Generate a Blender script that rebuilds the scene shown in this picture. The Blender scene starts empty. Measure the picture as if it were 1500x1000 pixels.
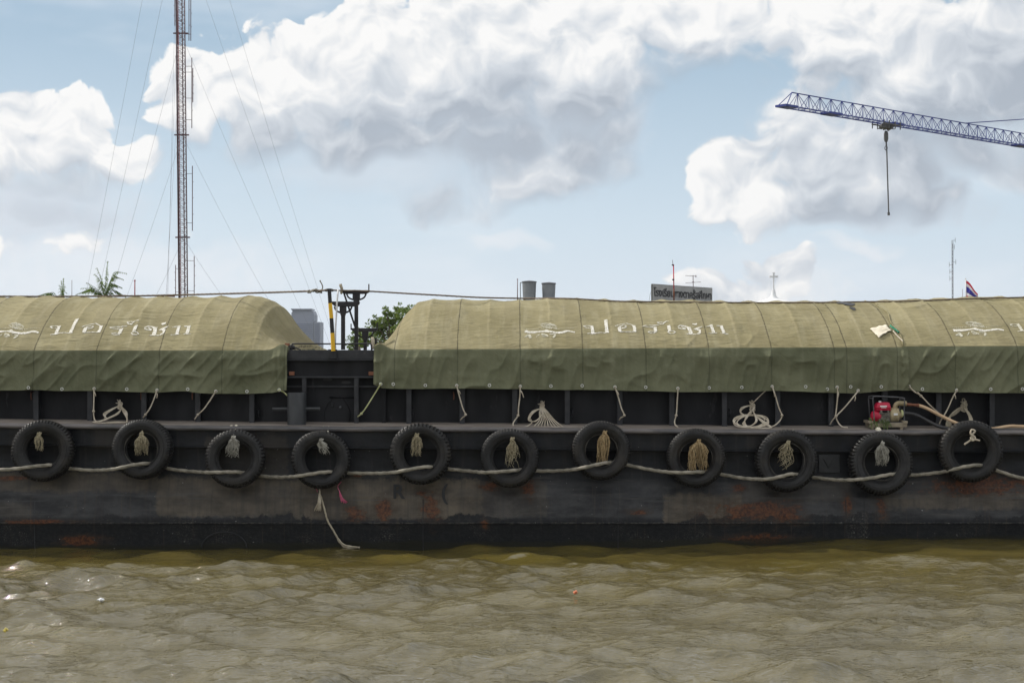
import bpy, math, random
import numpy as np
from math import radians as R, sin, cos, pi, atan2, sqrt
from mathutils import Vector, Matrix

# ------------------------------------------------------------------ camera, sky, sun, exposure
SC = bpy.context.scene
COL = SC.collection
F = 2386.0          # focal length in photo pixels
H = 3.29            # eye height above the river
HY = 520.0          # photo row of the horizon
cam_d = bpy.data.cameras.new("camera")
cam_d.sensor_width = 36.0
cam_d.lens = F / 1500.0 * 36.0
cam_d.shift_y = 20.0 / 1500.0
cam_d.clip_start = 0.5
cam_d.clip_end = 20000.0
cam = bpy.data.objects.new("camera", cam_d)
cam.location = (0, 0, H)
cam.rotation_euler = (R(90), 0, 0)
COL.objects.link(cam)
SC.camera = cam

SUN_EL, SUN_AZ = R(43), R(-62)       # azimuth from +Y towards +X
sdir = Vector((sin(SUN_AZ) * cos(SUN_EL), cos(SUN_AZ) * cos(SUN_EL), sin(SUN_EL)))
sun_d = bpy.data.lights.new("sun", 'SUN')
sun_d.energy = 3.5
sun_d.angle = R(0.7)
sun_d.color = (1.0, 0.95, 0.87)
sun = bpy.data.objects.new("sun", sun_d)
sun.rotation_euler = sdir.to_track_quat('Z', 'Y').to_euler()
sun.location = (-20, 30, 60)
COL.objects.link(sun)

SC.view_settings.view_transform = 'Standard'
SC.view_settings.look = 'None'
SC.view_settings.gamma = 1.0
SC.view_settings.use_curve_mapping = False
SC.view_settings.exposure = 0.08


class NT:
    """small helper that writes node trees"""
    def __init__(s, nt):
        s.nt = nt

    def n(s, t, ins=None, **kw):
        nd = s.nt.nodes.new(t)
        for k, v in kw.items():
            setattr(nd, k, v)
        if ins:
            for k, v in ins.items():
                s.put(nd.inputs[k], v)
        return nd

    def put(s, sock, v):
        if isinstance(v, bpy.types.NodeSocket):
            s.nt.links.new(v, sock)
        elif isinstance(v, bpy.types.Node):
            s.nt.links.new(v.outputs[0], sock)
        else:
            if sock.type == 'RGBA' and hasattr(v, '__len__') and len(v) == 3:
                v = (*v, 1)
            sock.default_value = v

    def m(s, op, a, b=None, c=None, clamp=False):
        nd = s.nt.nodes.new('ShaderNodeMath')
        nd.operation = op
        nd.use_clamp = clamp
        s.put(nd.inputs[0], a)
        if b is not None: s.put(nd.inputs[1], b)
        if c is not None: s.put(nd.inputs[2], c)
        return nd.outputs[0]

    def vm(s, op, a, b=None, scale=None):
        nd = s.nt.nodes.new('ShaderNodeVectorMath')
        nd.operation = op
        s.put(nd.inputs[0], a)
        if b is not None: s.put(nd.inputs[1], b)
        if scale is not None: s.put(nd.inputs['Scale'], scale)
        return nd.outputs['Value'] if op in ('LENGTH', 'DOT_PRODUCT', 'DISTANCE') else nd.outputs[0]

    def noise(s, vec, scale, detail=4, rough=0.55, lac=2.0, dim='3D', dist=0.0):
        nd = s.n('ShaderNodeTexNoise', {'Vector': vec, 'Scale': scale, 'Detail': detail, 'Roughness': rough,
                                        'Lacunarity': lac, 'Distortion': dist}, noise_dimensions=dim)
        return nd.outputs['Fac']

    def step(s, x, a, b, lo=0.0, hi=1.0, smooth=True):
        nd = s.n('ShaderNodeMapRange', {'Value': x, 'From Min': a, 'From Max': b, 'To Min': lo, 'To Max': hi},
                 interpolation_type='SMOOTHSTEP' if smooth else 'LINEAR')
        nd.clamp = True
        return nd.outputs[0]

    def mix(s, f, a, b, mode='MIX'):
        nd = s.nt.nodes.new('ShaderNodeMix')
        nd.data_type = 'RGBA'
        nd.blend_type = mode
        s.put(nd.inputs[0], f)
        s.put(nd.inputs[6], a)
        s.put(nd.inputs[7], b)
        return nd.outputs[2]

    def xyz(s, x, y, z):
        return s.n('ShaderNodeCombineXYZ', {0: x, 1: y, 2: z}).outputs[0]


def build_world():
    w = bpy.data.worlds.new("World")
    SC.world = w
    w.use_nodes = True
    nt = w.node_tree
    nt.nodes.clear()
    b = NT(nt)
    out = b.n('ShaderNodeOutputWorld')
    bg = b.n('ShaderNodeBackground', {'Strength': 0.12})
    nt.links.new(bg.outputs[0], out.inputs[0])
    sky = b.n('ShaderNodeTexSky')
    sky.sky_type = 'NISHITA'
    sky.sun_disc = False
    sky.sun_elevation = SUN_EL
    sky.sun_rotation = SUN_AZ
    sky.air_density = 1.0
    sky.dust_density = 2.2
    sky.ozone_density = 1.2
    geo = b.n('ShaderNodeTexCoord')
    sep = b.n('ShaderNodeSeparateXYZ', {0: geo.outputs['Generated']})
    x, y, z = sep.outputs
    az = b.m('ARCTAN2', x, y)
    el = b.m('ARCSINE', z)
    k = 10.0 / F
    P0 = b.xyz(b.m('MULTIPLY', az, 10.0), b.m('MULTIPLY', el, 10.0), 0.0)
    n2d = lambda v, s, d, r=.55: b.noise(v, s, d, r, dim='2D')
    wn = b.n('ShaderNodeTexNoise', {'Vector': P0, 'Scale': 2.6, 'Detail': 1.5, 'Roughness': 0.5}, noise_dimensions='2D')
    PW = b.vm('ADD', P0, b.vm('SCALE', b.vm('SUBTRACT', wn.outputs['Color'], (0.5, 0.5, 0.5)), scale=0.30))
    PW = b.vm('MULTIPLY', PW, (1, 1, 0))
    # cumulus heaps: centre x, y, radius x, y (photo pixels turned into angles), weight, softness class
    blobs = [
        (90, 212, 105, 72, 1.1), (172, 240, 66, 38, .85), (-40, 228, 110, 56, .95),
                (290, 150, 78, 72, 1.0), (410, 150, 120, 100, 1.1), (545, 110, 130, 120, 1.25),
        (700, 80, 150, 140, 1.35), (850, 90, 140, 130, 1.25), (1000, 35, 140, 85, .95),
        (600, 200, 170, 55, .8), (760, 230, 110, 85, .85), (650, 298, 90, 34, .5),
        (895, 195, 44, 46, .75), (1240, 240, 160, 92, 1.3), (1090, 275, 90, 62, 1.05),
        (1200, 160, 110, 80, .95), (1350, 120, 200, 130, 1.25), (1490, 60, 190, 120, 1.2), (1230, 60, 140, 80, .95),
        (1500, 262, 90, 30, .45), (1135, 405, 52, 40, .8), (1070, 425, 80, 28, .6),
        (1345, 300, 60, 34, .7), (-25, -5, 60, 50, .2),
        (90, 262, 140, 34, .6), (30, 330, 150, 40, .25), (1470, 170, 130, 90, 1.0), (540, 205, 210, 52, .85), (820, 235, 130, 66, .8), (1180, 300, 150, 44, .9), (1400, 230, 150, 50, .7), (1080, 20, 120, 60, .3),
    ]
    def heaps(vec):
        best = None
        for (cx, cy, rx, ry, wt) in blobs:
            cu, cv = (cx - 750) * k, (HY - cy) * k
            sx_, sy_ = 1 / (rx * k), 1 / (ry * k)
            nd = b.nt.nodes.new('ShaderNodeVectorMath'); nd.operation = 'MULTIPLY_ADD'
            b.put(nd.inputs[0], vec); b.put(nd.inputs[1], (sx_, sy_, 0)); b.put(nd.inputs[2], (-cu * sx_, -cv * sy_, 0))
            s2 = b.vm('DOT_PRODUCT', nd.outputs[0], nd.outputs[0])
            d = b.m('MULTIPLY_ADD', s2, -wt, wt)
            best = d if best is None else smax(best, d)
        return best

    def smax(a_, b_):
        nd = b.nt.nodes.new('ShaderNodeMath'); nd.operation = 'SMOOTH_MAX'
        b.put(nd.inputs[0], a_); b.put(nd.inputs[1], b_); nd.inputs[2].default_value = .3
        return nd.outputs[0]
    h0 = b.m('MAXIMUM', heaps(PW), -1.1)
    h1 = b.m('MAXIMUM', heaps(b.vm('ADD', PW, (-0.05, 0.40, 0.0))), -1.1)
    # beyond the picture: broken cumulus everywhere
    big = n2d(P0, 0.6, 3)
    outside = b.m('MULTIPLY', b.m('SUBTRACT', big, 0.36), 6.0)
    spx = b.n('ShaderNodeSeparateXYZ', {0: P0})
    gate = b.m('MAXIMUM', b.step(spx.outputs[1], 2.15, 3.0), b.step(b.m('ABSOLUTE', spx.outputs[0]), 3.4, 4.4))
    gadd = b.m('MULTIPLY_ADD', gate, 5.0, -5.0)
    h0 = b.m('MAXIMUM', h0, b.m('ADD', outside, gadd))
    # billows: rounded heaps on three scales
    def puff(vec):
        nd = b.n('ShaderNodeTexVoronoi', {'Vector': vec, 'Scale': 3.1, 'Detail': 3.0, 'Roughness': 0.40, 'Lacunarity': 2.2, 'Randomness': 1.0}, feature='F1', voronoi_dimensions='2D')
        return nd.outputs['Distance']
    fine = n2d(PW, 9.0, 5, .6)
    fw = b.vm('SCALE', b.n('ShaderNodeTexNoise', {'Vector': P0, 'Scale': 8.0, 'Detail': 3, 'Roughness': 0.55}, noise_dimensions='2D').outputs['Color'], scale=0.04)
    PV = b.vm('MULTIPLY', b.vm('ADD', PW, fw), (1.0, 1.2, 1.0))
    pa_ = puff(PV)
    pb_ = puff(b.vm('ADD', PV, (-0.035, 0.085, 0.0)))
    body = b.m('MULTIPLY_ADD', pa_, -1.15, b.m('MULTIPLY_ADD', fine, .45, .60))
    big_l = b.m('SUBTRACT', h0, h1)
    big_l = b.n('ShaderNodeMix', {0: b.step(spx.outputs[1], .85, .68), 2: big_l, 3: .45}).outputs[0]
    d0 = b.m('MULTIPLY_ADD', b.m('SUBTRACT', body, .12), b.step(big_l, -.7, .15, .25, 1.0), b.m('ADD', h0, .12))
    soft = b.step(big_l, -.4, .8, 1.0, .20)     # undersides melt away, tops stay crisp
    alpha = b.n('ShaderNodeMapRange', {'Value': d0, 'From Min': -.04, 'From Max': soft}, interpolation_type='SMOOTHSTEP').outputs[0]
    lit = b.m('MULTIPLY_ADD', b.m('SUBTRACT', pb_, pa_), .60, b.m('MULTIPLY_ADD', b.m('MAXIMUM', b.m('MINIMUM', big_l, .8), -.9), .58, .40))
    lit = b.m('MULTIPLY_ADD', b.m('SUBTRACT', fine, .5), .28, lit)
    lit = b.m('ADD', b.m('MULTIPLY_ADD', b.step(d0, .5, 1.6), -.10, lit), b.step(spx.outputs[0], 1.6, 2.9, 0, -.16), clamp=True)
    ccol = b.n('ShaderNodeValToRGB', {0: lit})
    e = ccol.color_ramp.elements
    e[0].position = 0.05; e[0].color = (.42, .47, .54, 1)
    e[1].position = 0.90; e[1].color = (.985, .975, .96, 1)
    m_ = e.new(0.52); m_.color = (.67, .71, .76, 1)
    cl = b.vm('SCALE', ccol.outputs[0], scale=8.0)
    veil = b.n('ShaderNodeValToRGB', {0: b.m('MULTIPLY', el, 2.2)})
    ve = veil.color_ramp.elements
    ve[0].position = 0.0; ve[0].color = (.80, .88, .98, 1)
    ve[1].position = 1.0; ve[1].color = (.22, .36, .54, 1)
    t = ve.new(0.16); t.color = (.64, .76, .87, 1)
    t = ve.new(0.42); t.color = (.37, .51, .64, 1)
    base = b.mix(0.86, sky.outputs[0], b.vm('SCALE', veil.outputs[0], scale=8.3))
    cirr = b.step(n2d(b.vm('MULTIPLY', P0, (.35, 1.2, 0)), 1.3, 4, 0.6), 0.42, 0.75, 0.0, 0.45)
    base = b.mix(cirr, base, (6.6, 7.0, 7.4))
    for (cx, cy, rx, ry, wv, kv) in ((60, 325, 200, 62, .75, (5.4, 5.75, 6.3)), (180, 395, 260, 45, .6, (6.9, 7.1, 7.4)), (620, 250, 260, 50, .55, (5.0, 5.5, 6.1)), (1230, 318, 220, 26, .7, (4.8, 5.3, 5.9)),
                                 (850, 190, 120, 70, .6, (5.3, 5.8, 6.4)), (1130, 430, 120, 26, .8, (7.0, 7.1, 7.2)), (740, 352, 60, 16, .5, (7, 7.1, 7.3)), (1255, 362, 66, 14, .6, (7, 7.1, 7.3)), (1480, 265, 80, 26, .5, (6.8, 6.9, 7.1)), (1480, 100, 200, 60, .35, (5, 5.1, 5.3))):
        cu, cv = (cx - 750) * k, (HY - cy) * k
        nd = b.nt.nodes.new('ShaderNodeVectorMath'); nd.operation = 'MULTIPLY_ADD'
        b.put(nd.inputs[0], PW); b.put(nd.inputs[1], (1 / (rx * k), 1 / (ry * k), 0)); b.put(nd.inputs[2], (-cu / (rx * k), -cv / (ry * k), 0))
        s2 = b.vm('DOT_PRODUCT', nd.outputs[0], nd.outputs[0])
        base = b.mix(b.step(b.m('MULTIPLY_ADD', fine, 1.2, s2), 1.9, .4, 0, wv), base, kv)
    base = b.mix(b.step(el, .24, .60, 0, .75), base, (12.2, 12.4, 12.6))
    full = b.mix(b.m('MULTIPLY', alpha, 0.96), base, cl)
    full = b.mix(b.step(el, -0.02, 0.0), (1.2, 1.2, 1.0), full)
    nt.links.new(full, bg.inputs[0])


build_world()
SC.world.cycles.sampling_method = "NONE"


# ------------------------------------------------------------------ helpers
def P(px, py, D):
    """world point that stands at depth D on the sight line of a photo pixel (used for measuring)"""
    return Vector(((px - 750.0) / F * D, D, H - (py - HY) / F * D))


def pz(py, D): return H - (py - HY) / F * D
def pxx(px, D): return (px - 750.0) / F * D


class MB:
    def __init__(s):
        s.v = []; s.f = []

    def add(s, vs, fs):
        o = len(s.v)
        s.v.extend([tuple(v) for v in vs])
        s.f.extend([tuple(i + o for i in f) for f in fs])
        return s

    def box(s, x0, x1, y0, y1, z0, z1, rot=None, c=None):
        vs = [Vector((x, y, z)) for z in (z0, z1) for y in (y0, y1) for x in (x0, x1)]
        if rot is not None:
            cc = Vector(c) if c is not None else Vector(((x0 + x1) / 2, (y0 + y1) / 2, (z0 + z1) / 2))
            vs = [cc + rot @ (v - cc) for v in vs]
        return s.add(vs, [(0, 2, 3, 1), (4, 5, 7, 6), (0, 1, 5, 4), (2, 6, 7, 3), (0, 4, 6, 2), (1, 3, 7, 5)])

    def bar(s, a, b, w, h=None, up=(0, 0, 1)):
        """square bar from a to b"""
        h = h or w
        a, b = Vector(a), Vector(b)
        d = (b - a).normalized()
        u = Vector(up)
        if abs(d.dot(u)) > .95: u = Vector((0, 1, 0))
        r = d.cross(u).normalized() * w / 2
        t = r.normalized().cross(d).normalized() * h / 2
        vs = [p + i * r + j * t for p in (a, b) for (i, j) in ((-1, -1), (1, -1), (1, 1), (-1, 1))]
        return s.add(vs, [(0, 1, 2, 3), (7, 6, 5, 4), (0, 4, 5, 1), (1, 5, 6, 2), (2, 6, 7, 3), (3, 7, 4, 0)])

    def tube(s, pts, r, n=8, cap=True, twist=0.0, groove=0.0, lobes=3):
        pts = [Vector(p) for p in pts]
        rr = r if hasattr(r, '__len__') else [r] * len(pts)
        o = len(s.v)
        nrm = None
        L = 0
        for i, p in enumerate(pts):
            a = pts[max(i - 1, 0)]; c = pts[min(i + 1, len(pts) - 1)]
            d = (c - a)
            d = d.normalized() if d.length > 1e-9 else Vector((0, 0, 1))
            if nrm is None:
                nrm = d.orthogonal().normalized()
            nrm = (nrm - d * nrm.dot(d))
            nrm = nrm.normalized() if nrm.length > 1e-6 else d.orthogonal().normalized()
            bn = d.cross(nrm)
            if i: L += (p - pts[i - 1]).length
            for k in range(n):
                t = 2 * pi * k / n
                q = rr[i] * (1 + groove * cos(lobes * (t - twist * L)))
                s.v.append(tuple(p + nrm * cos(t) * q + bn * sin(t) * q))
        for i in range(len(pts) - 1):
            for k in range(n):
                k2 = (k + 1) % n
                s.f.append((o + i * n + k, o + i * n + k2, o + (i + 1) * n + k2, o + (i + 1) * n + k))
        if cap:
            s.f.append(tuple(o + k for k in reversed(range(n))))
            e = o + (len(pts) - 1) * n
            s.f.append(tuple(e + k for k in range(n)))
        return s

    def rope(s, pts, r, step=0.02, n=9):
        c = smooth(pts, step)
        return s.tube(c, r, n=n, twist=1.05 / r / 3.2, groove=0.13)

    def lathe(s, prof, n=32, c=(0, 0, 0), axis='Z', caps=False, m=None):
        o = len(s.v)
        c = Vector(c)
        for (r, h) in prof:
            for k in range(n):
                t = 2 * pi * k / n
                v = Vector((r * cos(t), r * sin(t), h))
                if axis == 'Y': v = Vector((v.x, v.z, v.y))
                if axis == 'X': v = Vector((v.z, v.x, v.y))
                if m is not None: v = m @ v
                s.v.append(tuple(c + v))
        for i in range(len(prof) - 1):
            for k in range(n):
                k2 = (k + 1) % n
                s.f.append((o + i * n + k, o + i * n + k2, o + (i + 1) * n + k2, o + (i + 1) * n + k))
        if caps:
            s.f.append(tuple(o + k for k in reversed(range(n))))
            e = o + (len(prof) - 1) * n
            s.f.append(tuple(e + k for k in range(n)))
        return s

    def prism(s, poly, y0, y1):
        """polygon in x,z extruded along y"""
        n = len(poly)
        vs = [(x, y0, z) for x, z in poly] + [(x, y1, z) for x, z in poly]
        fs = [tuple(range(n)), tuple(range(2 * n - 1, n - 1, -1))]
        fs += [(i, i + n, (i + 1) % n + n, (i + 1) % n) for i in range(n)]
        return s.add(vs, fs)

    def grid(s, V):
        """V: array (a, b, 3)"""
        a, b_, _ = V.shape
        o = len(s.v)
        s.v.extend(map(tuple, V.reshape(-1, 3)))
        for i in range(a - 1):
            for j in range(b_ - 1):
                s.f.append((o + i * b_ + j, o + i * b_ + j + 1, o + (i + 1) * b_ + j + 1, o + (i + 1) * b_ + j))
        return s

    def build(s, name, mat, parent=None, smooth_=False, bevel=0.0, auto=None):
        me = bpy.data.meshes.new(name)
        off = Vector(parent['_o']) if parent is not None and '_o' in parent else Vector((0, 0, 0))
        me.from_pydata([(v[0] - off[0], v[1] - off[1], v[2] - off[2]) for v in s.v], [], s.f)
        me.validate()
        ob = bpy.data.objects.new(name, me)
        COL.objects.link(ob)
        if mat is not None: me.materials.append(mat)
        if parent is not None:
            ob.parent = parent
            ob['_o'] = parent['_o'] if '_o' in parent else (0, 0, 0)
        else:
            ob['_o'] = (0.0, 0.0, 0.0)
        if smooth_:
            me.polygons.foreach_set('use_smooth', [True] * len(me.polygons))
            if auto: me.set_sharp_from_angle(angle=R(auto))
        if bevel:
            md = ob.modifiers.new('bevel', 'BEVEL')
            md.width = bevel; md.segments = 2; md.limit_method = 'ANGLE'
        return ob


def smooth(pts, step=0.03):
    """Catmull-Rom resampling"""
    p = [Vector(q) for q in pts]
    p = [2 * p[0] - p[1]] + p + [2 * p[-1] - p[-2]]
    out = []
    for i in range(1, len(p) - 2):
        L = (p[i + 1] - p[i]).length
        n = max(2, int(L / step))
        for k in range(n):
            t = k / n
            out.append(0.5 * ((2 * p[i]) + (p[i + 1] - p[i - 1]) * t + (2 * p[i - 1] - 5 * p[i] + 4 * p[i + 1] - p[i + 2]) * t * t
                              + (3 * p[i] - p[i - 1] - 3 * p[i + 1] + p[i + 2]) * t ** 3))
    out.append(p[-2])
    return out


def text_mesh(name, cu, mat):
    t = bpy.data.objects.new('text', cu)
    COL.objects.link(t)
    bpy.context.view_layer.update()
    me = bpy.data.meshes.new_from_object(t.evaluated_get(bpy.context.evaluated_depsgraph_get()))
    bpy.data.objects.remove(t)
    me.name = name
    me.materials.clear(); me.materials.append(mat)
    o = bpy.data.objects.new(name, me)
    COL.objects.link(o)
    return o


def tag(o, label=None, cat=None, group=None, kind=None):
    if label: o['label'] = label
    if cat: o['category'] = cat
    if group: o['group'] = group
    if kind: o['kind'] = kind
    return o


def thing(name, loc, label, cat, group=None):
    o = bpy.data.objects.new(name, None)
    o.location = loc
    o['_o'] = tuple(float(c) for c in loc)
    COL.objects.link(o)
    return tag(o, label, cat, group)


def copy_thing(root, loc, label):
    r = root.copy(); COL.objects.link(r)
    r.location = loc; r['label'] = label
    for ch in list(root.children):
        c = ch.copy(); COL.objects.link(c); c.parent = r
        for g_ in list(ch.children):
            d = g_.copy(); COL.objects.link(d); d.parent = c
    return r


def _h(i, j, seed):
    i = np.asarray(i, dtype=np.int64); j = np.asarray(j, dtype=np.int64)
    n = (i * 374761393 + j * 668265263 + seed * 1442695041) & 0x7fffffff
    n = ((n ^ (n >> 13)) * 1274126177) & 0x7fffffff
    return ((n ^ (n >> 16)) & 0xffff) / 65535.0


def vn(x, y, seed=0):
    """smooth value noise, -1..1"""
    x = np.asarray(x, float); y = np.asarray(y, float)
    i = np.floor(x); j = np.floor(y)
    fx = x - i; fy = y - j
    fx = fx * fx * fx * (fx * (fx * 6 - 15) + 10); fy = fy * fy * fy * (fy * (fy * 6 - 15) + 10)
    i = i.astype(np.int64); j = j.astype(np.int64)
    a = _h(i, j, seed); b = _h(i + 1, j, seed); c = _h(i, j + 1, seed); d = _h(i + 1, j + 1, seed)
    return 2 * ((a * (1 - fx) + b * fx) * (1 - fy) + (c * (1 - fx) + d * fx) * fy) - 1


def fbm(x, y, seed=0, o=3):
    r = 0; a = 1; t = 0
    for k in range(o):
        r = r + a * vn(x * 2 ** k, y * 2 ** k, seed + k * 17); t += a; a *= .5
    return r / t


# ------------------------------------------------------------------ materials
def newmat(name):
    m = bpy.data.materials.new(name)
    m.use_nodes = True
    nt = m.node_tree
    b = NT(nt)
    bs = nt.nodes['Principled BSDF']
    pos = b.n('ShaderNodeNewGeometry').outputs['Position']
    return m, b, bs, pos


def grime(name, c1, c2, scale=3.0, rough=0.7, c3=None, bump=0.0, bscale=30.0, metal=0.0, spec=0.5, stretch=(1, 1, 1), t3=(.62, .72)):
    m, b, bs, pos = newmat(name)
    v = b.vm('MULTIPLY', pos, stretch)
    f = b.step(b.noise(v, scale, 6, .6), .35, .65)
    col = b.mix(f, c1, c2)
    if c3 is not None:
        col = b.mix(b.step(b.noise(v, scale * 2.7, 6, .65), *t3), col, c3)
    b.put(bs.inputs['Base Color'], col)
    b.put(bs.inputs['Roughness'], b.step(b.noise(v, scale * 3, 4), .3, .7, max(rough - .12, 0), min(rough + .12, 1)))
    bs.inputs['Metallic'].default_value = metal
    bs.inputs['Specular IOR Level'].default_value = spec
    if bump:
        bp = b.n('ShaderNodeBump', {'Strength': bump, 'Distance': 0.02, 'Height': b.noise(v, bscale, 5, .6)})
        b.put(bs.inputs['Normal'], bp.outputs[0])
    return m


M = {}
M['black_steel'] = grime('black_steel', (.008, .009, .011), (.016, .017, .020), 2.5, .5, (.04, .035, .03), .25, 25)
M['coaming'] = grime('coaming_paint', (.004, .0043, .006), (.009, .0095, .012), 1.3, .55, (.026, .026, .028), .2, 20, spec=.3, stretch=(1, 1, .35), t3=(.60, .68))
M['stiff'] = grime('stiffener_paint', (.012, .013, .016), (.023, .024, .028), 2.2, .55, (.06, .05, .045), .2, 25)
M['bollard'] = grime('bollard_paint', (.018, .020, .023), (.032, .035, .038), 2.6, .55, (.055, .055, .055), .15, 18, stretch=(1, 1, .3))
M['deck'] = grime('deck_paint', (.15, .125, .105), (.26, .225, .195), 3.0, .8, (.11, .055, .032), .2, 30, stretch=(.5, 2, 1))
M['lip'] = grime('deck_edge_paint', (.055, .054, .056), (.15, .135, .13), 2.0, .5, (.15, .13, .12), .3, 30, stretch=(.6, 1, 3))
M['brown_wood'] = grime('brown_wood', (.22, .09, .05), (.30, .13, .075), 6, .8, bump=.3, bscale=50)
M['old_wood'] = grime('old_wood', (.19, .155, .11), (.33, .28, .20), 7, .85, (.08, .06, .04), .5, 60, stretch=(.4, 1, 2))
M['rope'] = grime('rope_fibre', (.30, .26, .19), (.44, .39, .29), 9, .95, (.16, .14, .10), .4, 180)
M['rope_dark'] = grime('rope_weathered', (.19, .175, .14), (.34, .31, .25), 6, .95, (.09, .08, .065), .5, 160)
M['rope_pale'] = grime('rope_pale', (.42, .36, .27), (.58, .52, .42), 10, .95, (.25, .22, .17), .3, 150)
M['fray'] = grime('frayed_fibre', (.20, .17, .10), (.40, .35, .24), 30, 1.0, (.12, .10, .07))
M['fray_tan'] = grime('frayed_fibre_tan', (.22, .15, .07), (.44, .33, .18), 30, 1.0, (.16, .11, .06))
M['fray_grey'] = grime('frayed_fibre_grey', (.20, .19, .16), (.38, .37, .32), 14, 1.0, (.10, .09, .08))
M['green_cord'] = grime('green_cord', (.42, .44, .20), (.55, .56, .30), 9, .8)
M['pink_cord'] = grime('pink_cord', (.40, .07, .14), (.55, .13, .22), 9, .8)
M['cable'] = grime('upper_rope', (.10, .075, .055), (.18, .14, .10), 8, .9)
M['brass'] = grime('dull_cast_metal', (.26, .21, .12), (.40, .33, .20), 9, .55, (.12, .09, .05), .3, 50, metal=.25)
M['red'] = grime('red_enamel', (.40, .006, .035), (.52, .012, .05), 18, .4, (.22, .03, .03), .2, 60)
M['whitelab'] = grime('white_label', (.8, .8, .78), (.7, .7, .68), 8, .6)
M['frame_dark'] = grime('frame_steel', (.05, .052, .055), (.09, .092, .1), 9, .45, (.16, .16, .17))
M['engine'] = grime('engine_metal', (.10, .09, .075), (.26, .24, .20), 25, .6, (.03, .03, .03), .4, 60, metal=.3)
M['hose_black'] = grime('black_hose', (.016, .016, .017), (.03, .03, .032), 8, .4)
M['hose_pink'] = grime('pale_hose', (.50, .34, .20), (.60, .43, .27), 5, .6, (.36, .22, .12))
M['yellow'] = grime('yellow_paint', (.72, .42, .012), (.78, .48, .02), 5, .5, (.45, .26, .03), t3=(.66, .74))
M['black_paint'] = grime('black_paint', (.010, .010, .012), (.018, .018, .02), 5, .5)
M['white_paint'] = grime('white_paint', (.62, .63, .64), (.75, .76, .77), 5, .5)
M['crutch'] = grime('trestle_paint', (.012, .010, .013), (.022, .019, .023), 4, .55, (.07, .05, .05))
M['knot'] = grime('white_knot', (.66, .60, .46), (.80, .75, .62), 20, .95, (.45, .40, .3), .5, 120)
M['leaf'] = grime('leaf_green', (.035, .065, .018), (.075, .12, .03), 1.8, .6, (.11, .15, .04))
M['palm'] = grime('palm_green', (.03, .06, .015), (.08, .13, .03), 2.5, .5, (.14, .17, .05))
M['bark'] = grime('bark', (.10, .08, .06), (.17, .14, .11), 4, .95, bump=.5, bscale=12)
M['weed'] = grime('weed_green', (.07, .11, .03), (.14, .18, .06), 30, .8)
M['beige_cloth'] = grime('beige_cloth', (.62, .55, .42), (.72, .66, .54), 5, .9, (.5, .44, .33), .3, 30)
M['green_net'] = grime('green_cord_scrap', (.01, .17, .09), (.02, .26, .14), 20, .7)
M['paint_white'] = grime('stencil_paint', (.56, .54, .47), (.72, .70, .65), 14, .85, (.33, .30, .19), t3=(.49, .62))
M['paint_faded'] = grime('faded_stencil_paint', (.45, .43, .33), (.62, .60, .50), 16, .85, (.33, .29, .17), t3=(.52, .62))
M['dark_mark'] = grime('dark_mark_paint', (.012, .013, .016), (.018, .019, .022), 8, .6)
M['crane_blue'] = grime('crane_paint', (.013, .028, .20), (.020, .042, .26), .4, .5)
M['crane_grey'] = grime('crane_trolley_metal', (.07, .07, .075), (.12, .12, .12), 2, .6)
M['mast_red'] = grime('mast_red_paint', (.26, .05, .06), (.34, .08, .09), .5, .6)
M['mast_grey'] = grime('mast_steel', (.12, .07, .08), (.19, .13, .14), .5, .5)
M['mast_dark'] = grime('mast_dark_steel', (.07, .025, .035), (.11, .045, .05), .5, .5)
M['guy'] = grime('guy_wire', (.12, .13, .15), (.2, .2, .22), .5, .5)
M['tank'] = grime('tank_plastic', (.15, .165, .18), (.20, .215, .23), 1.6, .5, stretch=(1, 1, .4))
M['tank_rim'] = grime('tank_rim_plastic', (.08, .085, .10), (.11, .115, .13), 2, .5)
M['sign'] = grime('sign_board_grey', (.24, .24, .235), (.30, .30, .295), .9, .7)
M['sign_frame'] = grime('sign_frame', (.10, .10, .09), (.14, .14, .13), 1, .6)
M['letter_black'] = grime('black_letters', (.006, .006, .008), (.01, .01, .012), 1, .5)
M['stone_white'] = grime('white_stone', (.62, .63, .64), (.74, .75, .76), 1.2, .85)
M['wall_cream'] = grime('cream_wall', (.48, .44, .36), (.58, .54, .46), .3, .9)
M['wall_grey'] = grime('grey_wall', (.34, .34, .34), (.44, .44, .43), .3, .9)
M['roof_tile'] = grime('roof_tile', (.24, .09, .06), (.32, .13, .08), .8, .9)
M['glass_dark'] = grime('window_glass', (.02, .03, .04), (.04, .05, .06), .5, .15)
M['tower'] = grime('hazed_tower_cladding', (.14, .16, .22), (.18, .20, .26), .02, .6)  # blue of the distance haze is put into this colour
M['tower_dark'] = grime('hazed_tower_glass', (.07, .09, .15), (.10, .12, .19), .02, .3)  # glass colour also carries painted distance haze
M['earth'] = grime('bank_earth', (.09, .10, .05), (.16, .14, .09), .08, .95)
M['flag_red'] = grime('flag_red', (.55, .02, .05), (.62, .03, .06), 2, .8)
M['flag_white'] = grime('flag_white', (.78, .78, .8), (.82, .82, .84), 2, .8)
M['flag_blue'] = grime('flag_blue', (.03, .03, .30), (.05, .05, .36), 2, .8)
M['scrap_white'] = grime('white_plastic', (.7, .72, .74), (.8, .8, .8), 9, .4)
M['scrap_orange'] = grime('orange_plastic', (.6, .16, .05), (.65, .2, .08), 9, .4)
M['scrap_yellow'] = grime('yellow_plastic', (.6, .5, .1), (.65, .55, .15), 9, .4)
M['metal_ring'] = grime('grommet_metal', (.55, .55, .52), (.7, .7, .66), 30, .45)
M['hook_rust'] = grime('rusty_hook', (.14, .05, .03), (.22, .09, .05), 20, .9)


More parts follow.
